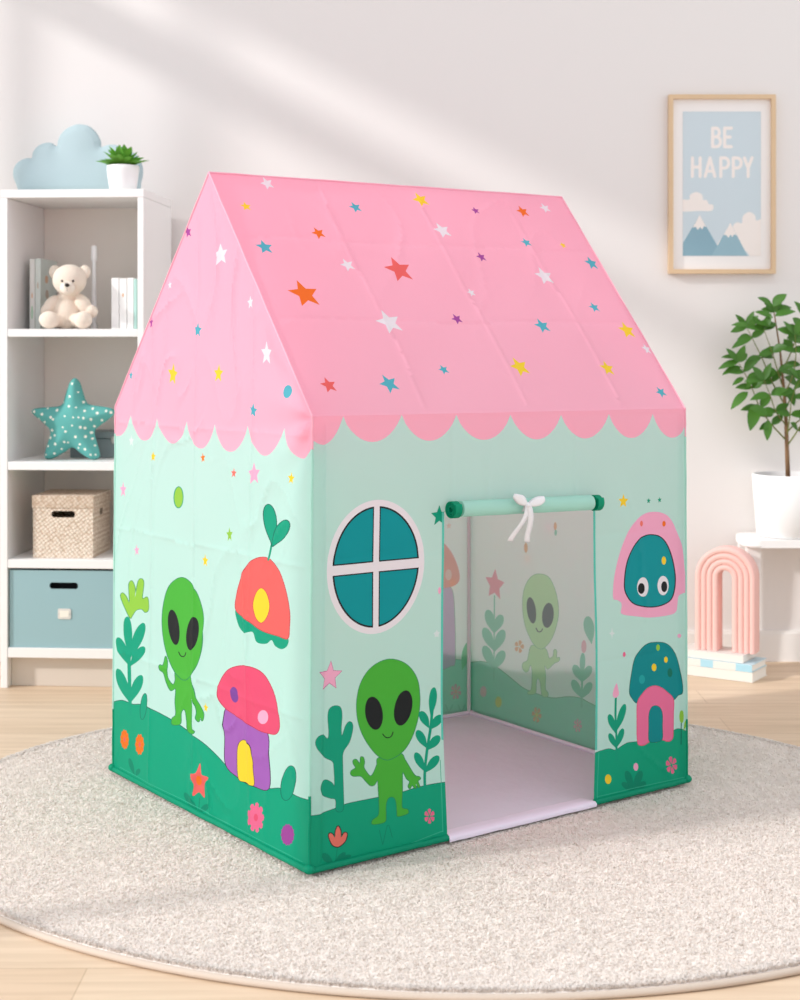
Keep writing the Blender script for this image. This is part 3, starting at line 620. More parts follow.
# ---- rolled-up door and its bow
def fo(px, py, o):
    """the point o in front of the front panel that the photograph shows at (px, py)"""
    d = Vector(((px-CX)/F, 1, -(py-CY)/F)); c = Vector((0, 0, 1)); t = (fo0+nf*o-c).dot(nf)/d.dot(nf); return c+d*t
fo0 = Vector(fr.P(fr.st([(527, 505)]))[0])
ra, rbb = fo(452, 509.3, .021), fo(597, 502.2, .021)
ax = (rbb-ra).normalized(); upv = Vector((0, 0, 1)); upv = (upv-ax*upv.dot(ax)).normalized(); ov = upv.cross(ax).normalized()
if ov.dot(nf) < 0: ov = -ov
roll = bmesh.new(); ns = 26
tube(roll, [ra.lerp(rbb, .05+.9*i/ns) for i in range(ns+1)], [.0158+.0006*nz(i*.5, 3)-(.0012*math.exp(-((i/ns-.54)/.03)**2)) for i in range(ns+1)], 24)
ro = fin(roll, 'door_roll', cloth('mint'), tent, smooth=True, sharp=60)
def spiral(a, b, name):
    bm = bmesh.new(); n = 90; th = .0027; rows = []
    for i in range(n+1):
        t = 2*PI*3.1*i/n; r = .0035+.0128*i/n
        row = []
        for rr_ in (r, r+th):
            d = upv*math.sin(t)*rr_+ov*math.cos(t)*rr_; row += [bm.verts.new(a+d), bm.verts.new(b+d)]
        rows.append(row)
    for p, q_ in zip(rows, rows[1:]):
        for i, j in ((0, 1), (1, 3), (3, 2), (2, 0)): bm.faces.new((p[i], p[j], q_[j], q_[i]))
    return fin(bm, name, cloth('hill'), ro, smooth=True, sharp=40)
spiral(ra-ax*.004, ra+ax*.012, 'roll_end'); spiral(rbb-ax*.012, rbb+ax*.004, 'roll_end')
m_rib = mat('white_ribbon', (246, 244, 246), .4, .4, fabric=.15)
bow = empty('ribbon_bow', fo(527, 505, .044), 0); bow.parent = tent; bow.matrix_parent_inverse = WM[tent].inverted()
bow.location = fo(527, 505, .044)
kn = Vector(bow.location); m2p = 3.1/F
def bp(dx, dy, o=0): return kn+ax*dx*m2p*1.2-upv*dy*m2p+nf*o
def ribbon3(name, pts, wdirs, w, flat=True):
    bm = bmesh.new(); rows = []
    for p, d in zip(pts, wdirs):
        d = d.normalized(); rows.append([bm.verts.new(p-d*w/2), bm.verts.new(p), bm.verts.new(p+d*w/2)])
    for a, b in zip(rows, rows[1:]):
        for k in (0, 1): bm.faces.new((a[k], b[k], b[k+1], a[k+1]))
    o = fin(bm, name, m_rib, bow, smooth=True); s_ = o.modifiers.new('thickness', 'SOLIDIFY'); s_.thickness = .0004; return o
for ex, ey in ((-15, -10), (19, -6)):
    d = (ax*ex*1.2-upv*ey).normalized(); ln = Vector((ex*1.2, ey)).length*m2p; wd0 = d.cross(nf).normalized(); bm = bmesh.new(); rows = []
    for i in range(25):
        t = i/24; l = math.sin(PI*t)**.75; c = kn+d*ln*l+nf*(.0045*math.cos(PI*t)*(.35+l)+.001); w = .0048+.0135*math.sin(PI*.9*l)
        tw = (wd0+nf*.25*math.sin(2*PI*t)).normalized()
        rows.append([bm.verts.new(c+tw*w*q+nf*.0012*(1-4*q*q)*(1 if t < .5 else -1)) for q in (-.5, -.25, 0, .25, .5)])
    for a, b in zip(rows, rows[1:]):
        for q in range(4): bm.faces.new((a[q], b[q], b[q+1], a[q+1]))
    o = fin(bm, 'bow_loop', m_rib, bow, smooth=True); s_ = o.modifiers.new('thickness', 'SOLIDIFY'); s_.thickness = .0006
for ex, ey in ((-12.5, 36), (6.5, 38)):
    pts, wd = [], []
    for i in range(15):
        t = i/14; pts.append(bp(ex*t+1.4*math.sin(t*5+ex), ey*t, .003+.004*math.sin(t*4+ex)-.012*t)); wd.append(ax+upv*.12*math.sin(t*5))
    ribbon3('ribbon_tail', pts, wd, .0145)
bm = bmesh.new(); ball(bm, kn+nf*.002, (.0062, .0062, .0058), 14); fin(bm, 'knot', m_rib, bow, smooth=True)
bm = bmesh.new()
c0 = kn-nf*.023; rows = []
for i in range(25):
    t = 2*PI*i/24; d = upv*math.sin(t)*.0185+ov*math.cos(t)*.0185; rows.append([bm.verts.new(c0+d-ax*.005), bm.verts.new(c0+d+ax*.005)])
for a, b in zip(rows, rows[1:]): bm.faces.new((a[0], b[0], b[1], a[1]))
fin(bm, 'tie_band', m_rib, bow, smooth=True)

# ================================================================== BOOKCASE AND WHAT STANDS ON IT
BO = Vector((-.7356, 4.45, 0)); BY = -R(4.0); BD = .365
BX = Vector((math.cos(BY), math.sin(BY), 0)); BN = Vector((-math.sin(BY), math.cos(BY), 0))
BM = Matrix.Translation(BO) @ Matrix.Rotation(BY, 4, 'Z')
def bl(px, py, c):
    """the point of the plane c behind the bookcase front that the photograph shows at (px, py), in the bookcase's own frame"""
    d = Vector(((px-CX)/F, 1, -(py-CY)/F)); t = (BO+BN*c-Vector((0, 0, 1))).dot(BN)/d.dot(BN)
    return BM.inverted() @ (Vector((0, 0, 1))+d*t)
m_case = mat('white_melamine', (240, 238, 236), .45, .35)
case = empty('bookcase', BM @ Vector((-.2, BD/2, 0)), BY, 'white open bookcase with four compartments against the back wall', 'bookcase')
xl, xr = bl(.5, 400, 0).x, 0.0
xi0, xi1 = bl(7.4, 400, 0).x, bl(137.5, 400, 0).x
zt1, zt0 = bl(140, 188.8, 0).z, bl(140, 197, 0).z
def part(name, *b, bev=.0015, m=None): bm = bmesh.new(); box(bm, *b, bev=bev); return fin(bm, name, m or m_case, case, tf=BM)
part('top_panel', xl, xr, 0, BD, zt0, zt1)
part('side_panel', xl, xi0, 0, BD, 0, zt0-.0005); part('side_panel', xi1, xr, 0, BD, 0, zt0-.0005)
SHELF = []
for y1, y0 in ((329, 336.8), (462, 470.4), (560, 568.7), (648.6, 658.5)):
    z1, z0 = bl(70, y1, 0).z, bl(70, y0, 0).z; SHELF.append(z1); part('shelf' if y1 < 640 else 'bottom_panel', xi0+.0005, xi1-.0005, .001, BD-.012, z0, z1)
part('back_board', xi0+.0005, xi1-.0005, BD-.011, BD-.003, .1, zt0-.001, m=mat('shade_tinted_board', (240, 232, 224), .6, .2))  # slight warm tint stands in for the shade inside the compartments
part('plinth', xi0+.0005, xi1-.0005, .035, .055, 0, bl(70, 658.5, 0).z-.001, m=mat('shade_beige_plinth', (216, 204, 192), .6, .2))  # beige paints in the shade under the bottom panel
S1, S2, S3, S4 = SHELF

def inflate(name, outl, T, shapes, base_m, parent, base, M, step=.004, seam=None, pw=.5, rz=0):
    """a stuffed form: outline in its own plane, swelling to thickness T; front and back joined at the seam"""
    o = np.asarray(outl); vs = []; es = []
    def ring(p): k0 = len(vs); vs.extend(Vector(q) for q in p); n = len(p); es.extend((k0+i, k0+(i+1) % n) for i in range(n))
    ring(o); lo, hi = o.min(0), o.max(0)
    for x in np.arange(lo[0], hi[0], step):
        for y in np.arange(lo[1], hi[1], step): vs.append(Vector((x+rng.uniform(-.1, .1)*step, y+rng.uniform(-.1, .1)*step)))
    for f in (.0015, .004): ring(offset(o, -f))
    for p, m in shapes: ring(p)
    r = delaunay_2d_cdt(vs, es, [], 0, 1e-6, False); V = np.array([tuple(v) for v in r[0]]); Fc = np.array([f for f in r[2] if len(f) == 3])
    cen = V[Fc].mean(1); Fc = Fc[inside(o, cen)]; cen = V[Fc].mean(1); mi = np.zeros(len(Fc), int); ms = [base_m]
    for p, m in shapes:
        if m not in ms: ms.append(m)
        mi[inside(np.asarray(p), cen)] = ms.index(m)
    e = np.full(len(V), 9.)
    for a, b in zip(o, np.roll(o, -1, 0)):
        d = b-a; t = np.clip(((V-a)@d)/(d@d+1e-12), 0, 1); e = np.minimum(e, np.linalg.norm(V-(a+t[:, None]*d), axis=1))
    mx = e[np.unique(Fc)].max()
    h = T/2*(np.clip(e/mx, 0, 1)*(2-np.clip(e/mx, 0, 1)))**pw
    if seam: h = h-seam[1]*np.exp(-((e-seam[0])/.0018)**2)*np.clip(h/.003, 0, 1)
    h[e < 1e-5] = 0
    bm = bmesh.new(); fv = {}; bv = {}
    for i in np.unique(Fc):
        fv[i] = bm.verts.new((V[i, 0], -h[i], V[i, 1])); bv[i] = fv[i] if h[i] == 0 else bm.verts.new((V[i, 0], h[i], V[i, 1]))
    for f, k in zip(Fc, mi):
        a = bm.faces.new([fv[i] for i in f]); a.material_index = int(k); a.smooth = True
        g_ = [bv[i] for i in f][::-1]
        if len({*g_, *[fv[i] for i in f]}) > 3:
            b = bm.faces.new(g_); b.material_index = int(k); b.smooth = True
    bmesh.ops.smooth_vert(bm, verts=bm.verts, factor=.4, use_axis_x=False, use_axis_y=True, use_axis_z=False)
    bmesh.ops.smooth_vert(bm, verts=bm.verts, factor=.4, use_axis_x=False, use_axis_y=True, use_axis_z=False)
    return fin(bm, name, ms, parent, base, rz, smooth=True, tf=M)

def px2loc(T, pts, c, n=0):
    p = np.array(pts, float)/T[2]+np.array(T[:2]); return np.array([(bl(x, y, c).x, bl(x, y, c).z) for x, y in p])
K1 = (0, 100, 3.6364)
# cloud
m_cloud = mat('powder_blue_felt', (178, 197, 201), .9, .1, bump=(220, .25, .002))
c_c = .20
ol = smooth_poly(px2loc(K1, [(75, 322), (58, 303), (48, 270), (55, 240), (75, 220), (100, 211), (116, 211), (121, 190), (138, 168), (165, 156), (190, 157), (207, 168), (213, 143), (230, 115), (260, 95), (290, 88), (325, 96), (352, 120), (367, 150), (370, 170), (400, 162), (440, 168), (475, 185), (503, 205), (517, 235), (521, 265), (514, 298), (500, 322), (400, 322.5), (250, 322.5), (150, 322.5)], c_c), 4)
zl_ = ol[:, 1].min()+.012
ol[:, 1] = np.where(ol[:, 1] < zl_, zt1+.0008+(ol[:, 1]-ol[:, 1].min())*(zl_-zt1-.0008)/.012, ol[:, 1])
base = BM @ Vector((ol[:, 0].mean(), c_c, zt1))
cl = inflate('cloud_cushion', ol, .042, [], m_cloud, None, base, BM @ Matrix.Translation((0, c_c, 0)), .004, (.009, .003), .33, BY)
tag(cl, 'powder blue felt cloud standing on top of the bookcase', 'cloud cushion')

def leafmesh(bm, base, d, nrm, l, w, droop=.25, fold=.18, n=6):
    d = d.normalized(); s = d.cross(nrm).normalized(); nn = s.cross(d).normalized(); rows = []
    for i in range(n+1):
        t = i/n; c = base+d*l*t-Vector((0, 0, 1))*droop*l*t*t
        h = w/2*max(0, math.sin(PI*min(1, t**.85)))**.8 if 0 < i < n else w*.03
        rows.append([bm.verts.new(c-s*h+nn*h*fold*2), bm.verts.new(c), bm.verts.new(c+s*h+nn*h*fold*2)])
    for a, b in zip(rows, rows[1:]):
        for k in (0, 1): f = bm.faces.new((a[k], b[k], b[k+1], a[k+1])); f.smooth = True
m_leaf = mat('bright_leaf', (104, 168, 60), .45, .4, fabric=.2, var=(30, .25))
m_leaf2 = mat('glossy_leaf', (74, 124, 42), .4, .4, fabric=.2, var=(22, .3))
m_pot = mat('white_ceramic', (240, 239, 238), .35, .4)
m_soil = mat('soil', (92, 72, 56), .95, .05, bump=(120, .8, .006))
# small plant on the bookcase
pc = bl(123, 188, .075); pc.z = zt1+.0005; pw_ = BM @ pc
sp = empty('potted_succulent', pw_, 0, 'small leafy green plant in a white pot on the bookcase top, beside the cloud', 'plant')
k = pw_.y/F
def potprof(rt, rb_, h, lip=.004): return [(0, 0), (rb_*.9, 0), (rb_, .004), (rb_+(rt-rb_)*.35, h*.3), (rt, h*.8), (rt, h-.001), (rt-.001, h), (rt-lip, h), (rt-lip-.001, h*.86), (0, h*.86)]
bm = bmesh.new(); lathe(bm, potprof(16*k, 13.2*k, 25.5*k, .0035), 40, pw_, False); fin(bm, 'pot', m_pot, sp, smooth=True, sharp=50)
bm = bmesh.new(); lathe(bm, [(0, .003), (9*k, .002), (15.2*k, 0)], 24, pw_+Vector((0, 0, 22.6*k)), False); fin(bm, 'soil', m_soil, sp, smooth=True)
bm = bmesh.new()
for i in range(46):
    a = rng.uniform(0, 2*PI); el = rng.uniform(R(22), R(88)); d = Vector((math.cos(a)*math.cos(el), math.sin(a)*math.cos(el), math.sin(el)))
    b0 = pw_+Vector((math.cos(a)*5*k*math.cos(el), math.sin(a)*5*k*math.cos(el), 23*k))
    leafmesh(bm, b0, d, Vector((0, 0, 1)) if el < R(70) else Vector((math.cos(a), math.sin(a), .2)), rng.uniform(18, 25)*k*(1.0 if el < R(50) else 1.1), rng.uniform(8, 11.5)*k, .12, .25)
fin(bm, 'foliage', m_leaf, sp, smooth=True)

# books
m_paper = mat('page_paper', (240, 235, 226), .8, .1)
def book(name, M, w, d, h, cover, label, cat='book', group=None, deco=None, base=None):
    """upright book: spine towards -y, w thick, d deep, h tall; M places its lower front left corner"""
    o = empty(name, M @ Vector((w/2, d/2, 0)), BY, label, cat, group); t = .0016
    bm = bmesh.new(); box(bm, 0, t, .003, d, 0, h, .0004, 1); box(bm, w-t, w, .003, d, 0, h, .0004, 1); box(bm, 0, w, 0, .003, 0, h, .0012, 2)
    fin(bm, 'cover', cover, o, tf=M)
    bm = bmesh.new(); box(bm, t+.0002, w-t-.0002, .0035, d-.003, .0025, h-.0025); fin(bm, 'pages', m_paper, o, tf=M)
    for x, z, rx, rz_, m, side in deco or ():
        bm = bmesh.new(); vs_ = [bm.verts.new((x+rx*math.cos(a), -.0004, z+rz_*math.sin(a))) if side == 's' else bm.verts.new((w+.0004, x+rx*math.cos(a), z+rz_*math.sin(a))) for a in np.linspace(0, 2*PI, 14, endpoint=False)]
        bm.faces.new(vs_); r_ = bmesh.ops.extrude_face_region(bm, geom=bm.faces[:]); bmesh.ops.translate(bm, vec=(0, .0003, 0) if side == 's' else (-.0003, 0, 0), verts=[v for v in r_['geom'] if isinstance(v, bmesh.types.BMVert)])
        fin(bm, 'cover_motif', m, o, tf=M)
    return o
def bpos(px, c, z): p = bl(px, 300, c); return BM @ Matrix.Translation((p.x, c, z+.0005))
cov_w = mat('white_cover', (240, 239, 237), .5, .3); cov_g = mat('grey_cover', (224, 224, 220), .5, .3); cov_m = mat('pale_mint_cover', (212, 220, 215), .5, .3); cov_t = mat('mint_cover', (176, 212, 204), .5, .3)
motif_o = mat('apricot_motif', (220, 180, 150), .6, .2); motif_g = mat('sage_motif', (160, 196, 168), .6, .2); motif_b = mat('taupe_motif', (196, 180, 164), .6, .2)
hh = lambda y0, c: bl(70, y0, c).z
W1 = lambda a, b, c: bl(b, 300, c).x-bl(a, 300, c).x
c = .13
book('book', bpos(29.6, c, S1), W1(29.6, 34.8, c), .17, hh(259, c)-S1, cov_g, 'thin pale grey book at the left end of the top shelf, behind the teddy bear', group='books beside the teddy bear', deco=[(.0075, .05, .003, .02, motif_g, 's'), (.0075, .1, .002, .008, motif_o, 's')])
book('book', bpos(35.2, c, S1), W1(35.2, 40.5, c), .17, hh(258.5, c)-S1, cov_m, 'pale mint book with apricot dots on its cover, behind the teddy bear', group='books beside the teddy bear', deco=[(.06, .15, .016, .012, motif_o, 'c'), (.065, .105, .016, .014, motif_b, 'c'), (.06, .06, .014, .01, motif_o, 'c'), (.008, .13, .002, .01, motif_b, 's')])
c = .10
for a, b, y0, m, lab in ((111.3, 118.8, 278.2, cov_w, 'white book, leftmost of the white ones at the right end of the top shelf'), (119.3, 126.6, 278.5, cov_w, 'white book with small orange motif, middle of the three white ones on the top shelf'), (127.1, 133.4, 278.2, cov_w, 'white book between the motif book and the mint book on the top shelf')):
    book('book', bpos(a, c, S1), W1(a, b, c), .14, hh(y0, c)-S1, m, lab, group='books at the right of the top shelf', deco=[(.011, .1, .003, .006, motif_o, 's')] if 'motif,' in lab else None)
a_, b_ = 133.7, 136.6
book('book', bpos(a_, c, S1), W1(a_, b_, c), .14, hh(279.5, c)-S1, cov_t, 'thin mint green book, rightmost on the top shelf', group='books at the right of the top shelf')
# slim white stick
c = .20; p = bl(94, 328, c); p.z = S1+.0005; pw2 = BM @ p; k = pw2.y/F; H = hh(246, c)-S1
m_wht = mat('white_enamel', (250, 250, 250), .4, .4)
st_ = empty('candlestick', pw2, 0, 'tall slim white candlestick with a thicker top, standing behind the teddy bear', 'candlestick')
bm = bmesh.new(); lathe(bm, [(0, 0), (3.4*k, 0), (3.4*k, .012), (2.2*k, .02), (3*k, .05), (2.7*k, .09), (1.9*k, .13), (2.1*k, .15), (1.9*k, .17), (1.9*k, H*.84)], 20, pw2); fin(bm, 'stem', m_wht, st_, smooth=True, sharp=50)
bm = bmesh.new(); lathe(bm, [(0, H*.82), (2.9*k, H*.82), (3*k, H*.84), (2.8*k, H*.985), (2.2*k, H), (0, H)], 20, pw2, False); fin(bm, 'candle', m_wht, st_, smooth=True, sharp=50)
# teddy bear
m_plush = mat('cream_plush', (233, 219, 203), .95, .05, bump=(420, .45, .003), var=(160, .05), sheen=.3)
m_plush2 = mat('pale_plush', (240, 228, 214), .95, .05, bump=(420, .45, .003), sheen=.3)
m_nose = mat('dark_brown_thread', (48, 38, 34), .4, .4)
TB = (20, 250, 6.6667); c = .085
def tp(x, y, dc=0): p = bl(x/TB[2]+TB[0], y/TB[2]+TB[1], c+dc); return BM @ Vector((p.x, c+dc, p.z))
ku = 4.52/F/TB[2]; rotB = Matrix.Rotation(BY, 3, 'Z')
floorz = S1
bz = tp(315, 520); bz.z = S1
bear = empty('teddy_bear', bz, BY, 'cream teddy bear sitting on the top bookcase shelf', 'teddy bear')
bm = bmesh.new()
for x, y, dc, rx, ry, rz_, ro_ in ((330, 200, -.012, 110, 92, 100, 0), (313, 420, .012, 92, 82, 118, 0), (320, 300, .005, 60, 55, 40, 0),
                              (207, 370, .0, 44, 44, 78, 38), (185, 400, -.006, 42, 40, 50, 40), (425, 362, .0, 44, 44, 76, -35), (478, 410, -.004, 40, 40, 42, -20),
                              (250, 470, -.01, 50, 60, 46, 0), (385, 470, -.01, 50, 60, 46, 0), (195, 466, -.045, 66, 50, 56, 8), (420, 466, -.045, 58, 50, 56, -8)):
    rt_ = rotB @ Matrix.Rotation(R(-ro_), 3, 'Y') if False else rotB @ Matrix.Rotation(R(ro_), 3, 'Y')
    ball(bm, tp(x, y, dc), (rx*ku*1.05, ry*ku*1.03, rz_*ku*1.05), 28, rt_)
for v in bm.verts: v.co.z = max(v.co.z, S1+.0006)
bo = fin(bm, 'body', m_plush, bear, smooth=True); rm = bo.modifiers.new('one_surface', 'REMESH'); rm.mode = 'VOXEL'; rm.voxel_size = .0022; rm.use_smooth_shade = True
sm_ = bo.modifiers.new('soften', 'SMOOTH'); sm_.factor = .5; sm_.iterations = 6
for x in (232, 432):
    bm = bmesh.new(); ball(bm, tp(x, 147, .0), (40*ku, 22*ku, 47*ku), 20, rotB)
    for s_ in (1,): ear = fin(bm, 'ear', m_plush, bear, smooth=True)
    bm = bmesh.new(); ball(bm, tp(x+(3 if x < 300 else -3), 152, -.0085), (22*ku, 8*ku, 28*ku), 16, rotB); fin(bm, 'inner_ear', m_plush2, ear, smooth=True)
bm = bmesh.new(); ball(bm, tp(316, 252, -.058), (50*ku, 36*ku, 45*ku), 20, rotB); muz = fin(bm, 'muzzle', m_plush2, bear, smooth=True)
bm = bmesh.new(); ball(bm, tp(314, 234, -.081), (17*ku, 9*ku, 13*ku), 14, rotB); fin(bm, 'nose', m_nose, bear, smooth=True)
bm = bmesh.new(); tube(bm, [tp(314, 244, -.0815), tp(314, 262, -.0820), tp(314, 276, -.0805)], .0005, 6); fin(bm, 'mouth_stitch', m_nose, bear)
for x in (281, 354):
    bm = bmesh.new(); ball(bm, tp(x, 207, -.0725), 9*ku, 12); fin(bm, 'eye', m_nose, bear, smooth=True)
bm = bmesh.new(); tube(bm, [tp(313, 315+i*20, -.048-.0115*math.sin(PI*(i+1)/11)) for i in range(9)], .0006, 6); fin(bm, 'belly_seam', m_plush2, bear)

# star cushion
m_star = mat('teal_cotton', (98, 172, 166), .85, .1, bump=(260, .25, .002)); m_dot = mat('cream_dot', (240, 240, 226), .85, .1)
K2 = (20, 370, 5.0); c = .085
ol = smooth_poly(px2loc(K2, [(275, 52), (300, 75), (318, 130), (340, 180), (395, 192), (455, 203), (472, 222), (455, 250), (400, 290), (374, 320), (385, 375), (400, 430), (390, 456), (350, 457), (300, 425), (262, 400), (220, 425), (165, 455), (128, 455), (125, 425), (140, 370), (152, 318), (120, 280), (72, 240), (60, 218), (78, 204), (140, 198), (205, 188), (228, 135), (248, 75)], c), 5)
dots = []
for x, y in ((268, 80), (298, 122), (258, 143), (220, 172), (323, 172), (256, 192), (292, 198), (193, 212), (143, 203), (120, 232), (77, 220), (333, 215), (370, 204), (396, 226), (437, 216), (460, 224), (416, 262), (366, 257), (330, 250), (280, 247), (237, 241), (178, 257), (130, 272), (98, 258), (168, 312), (228, 296), (275, 287), (315, 296), (336, 300), (378, 292), (363, 324), (338, 343), (290, 344), (242, 317), (184, 337), (158, 350), (232, 370), (188, 380), (147, 391), (250, 372), (310, 381), (368, 354), (380, 388), (335, 406), (300, 400), (362, 434), (384, 434), (216, 405), (180, 428), (137, 434), (166, 247), (306, 247)):
    p = px2loc(K2, [(x, y)], c)[0]; dots.append((p+ellipse(0, 0, *(2*[random.choice((.0028, .0036, .0042))]), n=12), m_dot))
zmin = ol[:, 1].min(); base = BM @ Vector((ol[:, 0].mean(), c, S2))
stc = inflate('star_cushion', ol, .062, dots, m_star, None, base, BM @ Matrix.Translation((0, c, S2-zmin+.0008)), .0045, None, .55, BY)
tag(stc, 'teal star cushion with white dots on the second bookcase shelf', 'cushion')
# grey box behind the star
m_gbox = mat('slate_card', (128, 140, 142), .6, .25); m_disc = mat('pewter', (190, 188, 182), .35, .5)
x0, x1 = bl(70, 440, .165).x, bl(120, 440, .165).x; ztop = bl(100, 432, .165).z
gb = empty('storage_box', BM @ Vector(((x0+x1)/2, .23, S2)), BY, 'slate grey box half hidden behind the teal star cushion', 'box')
bm = bmesh.new(); box(bm, x0, x1, .165, .30, S2+.0005, ztop-.02, .002); fin(bm, 'body', m_gbox, gb, tf=BM)
bm = bmesh.new(); box(bm, x0-.002, x1+.002, .163, .302, ztop-.0195, ztop, .002); fin(bm, 'lid', m_gbox, gb, tf=BM)
p = bl(113.5, 440, .163); bm = bmesh.new(); ball(bm, Vector((p.x, .1625, p.z)), (.008, .003, .012), 16); fin(bm, 'clasp', m_disc, gb, smooth=True, tf=BM)

# woven basket
def weave():
    m = bpy.data.materials.new('woven_cane'); m.use_nodes = True; N = m.node_tree.nodes; L = m.node_tree.links; p = N['Principled BSDF']
    tc = N.new('ShaderNodeTexCoord'); mp = N.new('ShaderNodeMapping'); L.new(tc.outputs['Object'], mp.inputs['Vector'])
    mp.inputs['Rotation'].default_value = (0, R(38), 0); mp.inputs['Scale'].default_value = (105, 105, 105)
    v = N.new('ShaderNodeTexVoronoi'); v.feature = 'F1'; v.inputs['Randomness'].default_value = .35; v.inputs['Scale'].default_value = 1.0; L.new(mp.outputs[0], v.inputs['Vector'])
    cr = N.new('ShaderNodeValToRGB'); e = cr.color_ramp.elements; e[0].position = .15; e[0].color = (*lin((242, 229, 213)), 1); e[1].position = .75; e[1].color = (*lin((188, 162, 138)), 1)
    L.new(v.outputs['Distance'], cr.inputs[0]); L.new(cr.outputs[0], p.inputs['Base Color']); p.inputs['Roughness'].default_value = .8
    b = N.new('ShaderNodeBump'); b.inputs['Strength'].default_value = .9; b.inputs['Distance'].default_value = .003; b.invert = True; L.new(v.outputs['Distance'], b.inputs['Height']); L.new(b.outputs[0], p.inputs['Normal'])
    return m
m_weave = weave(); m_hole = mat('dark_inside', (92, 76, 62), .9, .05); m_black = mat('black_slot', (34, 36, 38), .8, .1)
c = .035
x0, x1 = bl(33, 540, c).x, bl(93, 540, c).x; zb = S3+.0006; zl = bl(60, 508, c).z; zt_ = bl(60, 495.5, c).z; dB = .19
bk_ = empty('lidded_basket', BM @ Vector(((x0+x1)/2, c+dB/2, S3)), BY, 'beige woven box basket with a lid on the third bookcase shelf', 'basket')
h0, h1 = bl(51.5, 514, c).x, bl(75, 514, c).x; hz0, hz1 = bl(60, 517.5, c).z, bl(60, 511, c).z
def holed_box(bm, x0, x1, y0, y1, z0, z1, hole, t=.005):
    """open-topped box with a rounded grip hole cut through its front and right side"""
    def wall(u0, u1, w0, w1, hole, place):
        o = [Vector(p) for p in ((u0, w0), (u1, w0), (u1, w1), (u0, w1))]; hr = [Vector(p) for p in hole]
        vs = o+hr; es = [(0, 1), (1, 2), (2, 3), (3, 0)]+[(4+i, 4+(i+1) % len(hr)) for i in range(len(hr))]
        r = delaunay_2d_cdt(vs, es, [], 0, 1e-6, False); H_ = np.array([tuple(h) for h in hr])
        cen = [(r[0][a]+r[0][b]+r[0][c_])/3 for a, b, c_ in r[2]]; ins_ = inside(H_, np.array([tuple(q_) for q_ in cen]))
        a = [bm.verts.new(place(v.x, v.y, 0)) for v in r[0]]; b = [bm.verts.new(place(v.x, v.y, t)) for v in r[0]]
        for f, i in zip(r[2], ins_):
            if not i: bm.faces.new([a[k] for k in f]); bm.faces.new([b[k] for k in f][::-1])
        n = len(hr)
        for i in range(n): bm.faces.new((a[4+i], a[4+(i+1) % n], b[4+(i+1) % n], b[4+i]))
        for i in range(4): bm.faces.new((a[i], a[(i+1) % 4], b[(i+1) % 4], b[i]))
    wall(x0, x1, z0, z1, hole, lambda u, w, d: (u, y0+d, w))
    ym = (y0+y1)/2; zz = [q[1] for q in hole]; zc = (min(zz)+max(zz))/2
    wall(y0+t, y1, z0, z1, [(ym+(q[0]-sum(p_[0] for p_ in hole)/len(hole))*.5, q[1]) for q in hole], lambda u, w, d: (x1-d, u, w))
    box(bm, x0, x0+t, y0+t, y1, z0, z1); box(bm, x0+t, x1-t, y1-t, y1, z0, z1); box(bm, x0+t, x1-t, y0+t, y1-t, z0, z0+t)
bm = bmesh.new(); holed_box(bm, x0, x1, c, c+dB, zb, zl-.0003, rounded_rect(h0, h1, hz0, hz1, (hz1-hz0)*.42)); fin(bm, 'body', m_weave, bk_, tf=BM)
bm = bmesh.new(); box(bm, x0-.003, x1+.003, c-.003, c+dB+.003, zl, zt_, .002); fin(bm, 'lid', m_weave, bk_, tf=BM)
# blue bin
m_bin = mat('dusty_blue_board', (150, 182, 187), .55, .25); m_plate = mat('silver_label_holder', (216, 212, 206), .35, .5)
c = .008; x0, x1 = xi0+.004, xi1-.004; z0, z1 = S4+.0006, bl(70, 570.5, c).z
bn = empty('storage_bin', BM @ Vector(((x0+x1)/2, c+.16, S4)), BY, 'dusty blue storage bin with a black grip slot in the bottom compartment', 'storage bin')
bm = bmesh.new(); holed_box(bm, x0, x1, c, c+.32, z0, z1, rounded_rect(bl(49.5, 585, c).x, bl(78, 585, c).x, bl(60, 589, c).z, bl(60, 582.5, c).z, .008), .004); fin(bm, 'body', m_bin, bn, tf=BM)
bm = bmesh.new(); box(bm, x0+.02, x1-.02, c+.03, c+.30, z0+.0045, z1-.03); fin(bm, 'slot_backing', m_black, bn, tf=BM)  # near-black block filling the bin behind its grip slot
bm = bmesh.new()
a, b = bl(58, 614, c), bl(71, 614, c); zz0, zz1 = bl(60, 619, c).z, bl(60, 608.5, c).z
prism(bm, rounded_rect(a.x, b.x, zz0, zz1, .005), c-.0022, c-.0002, BM); lp = fin(bm, 'label_holder', m_plate, bn)
m_card = mat('ivory_card', (240, 234, 222), .7, .1); bm = bmesh.new(); box(bm, a.x+.006, b.x-.006, c-.0028, c-.0022, zz0+.006, zz1-.006); fin(bm, 'label_card', m_card, lp, tf=BM)
for xx in (a.x+.003, b.x-.003):
    bm = bmesh.new(); ball(bm, BM @ Vector((xx, c-.0022, (zz0+zz1)/2)), .0018, 10); fin(bm, 'rivet', m_disc, lp, smooth=True)

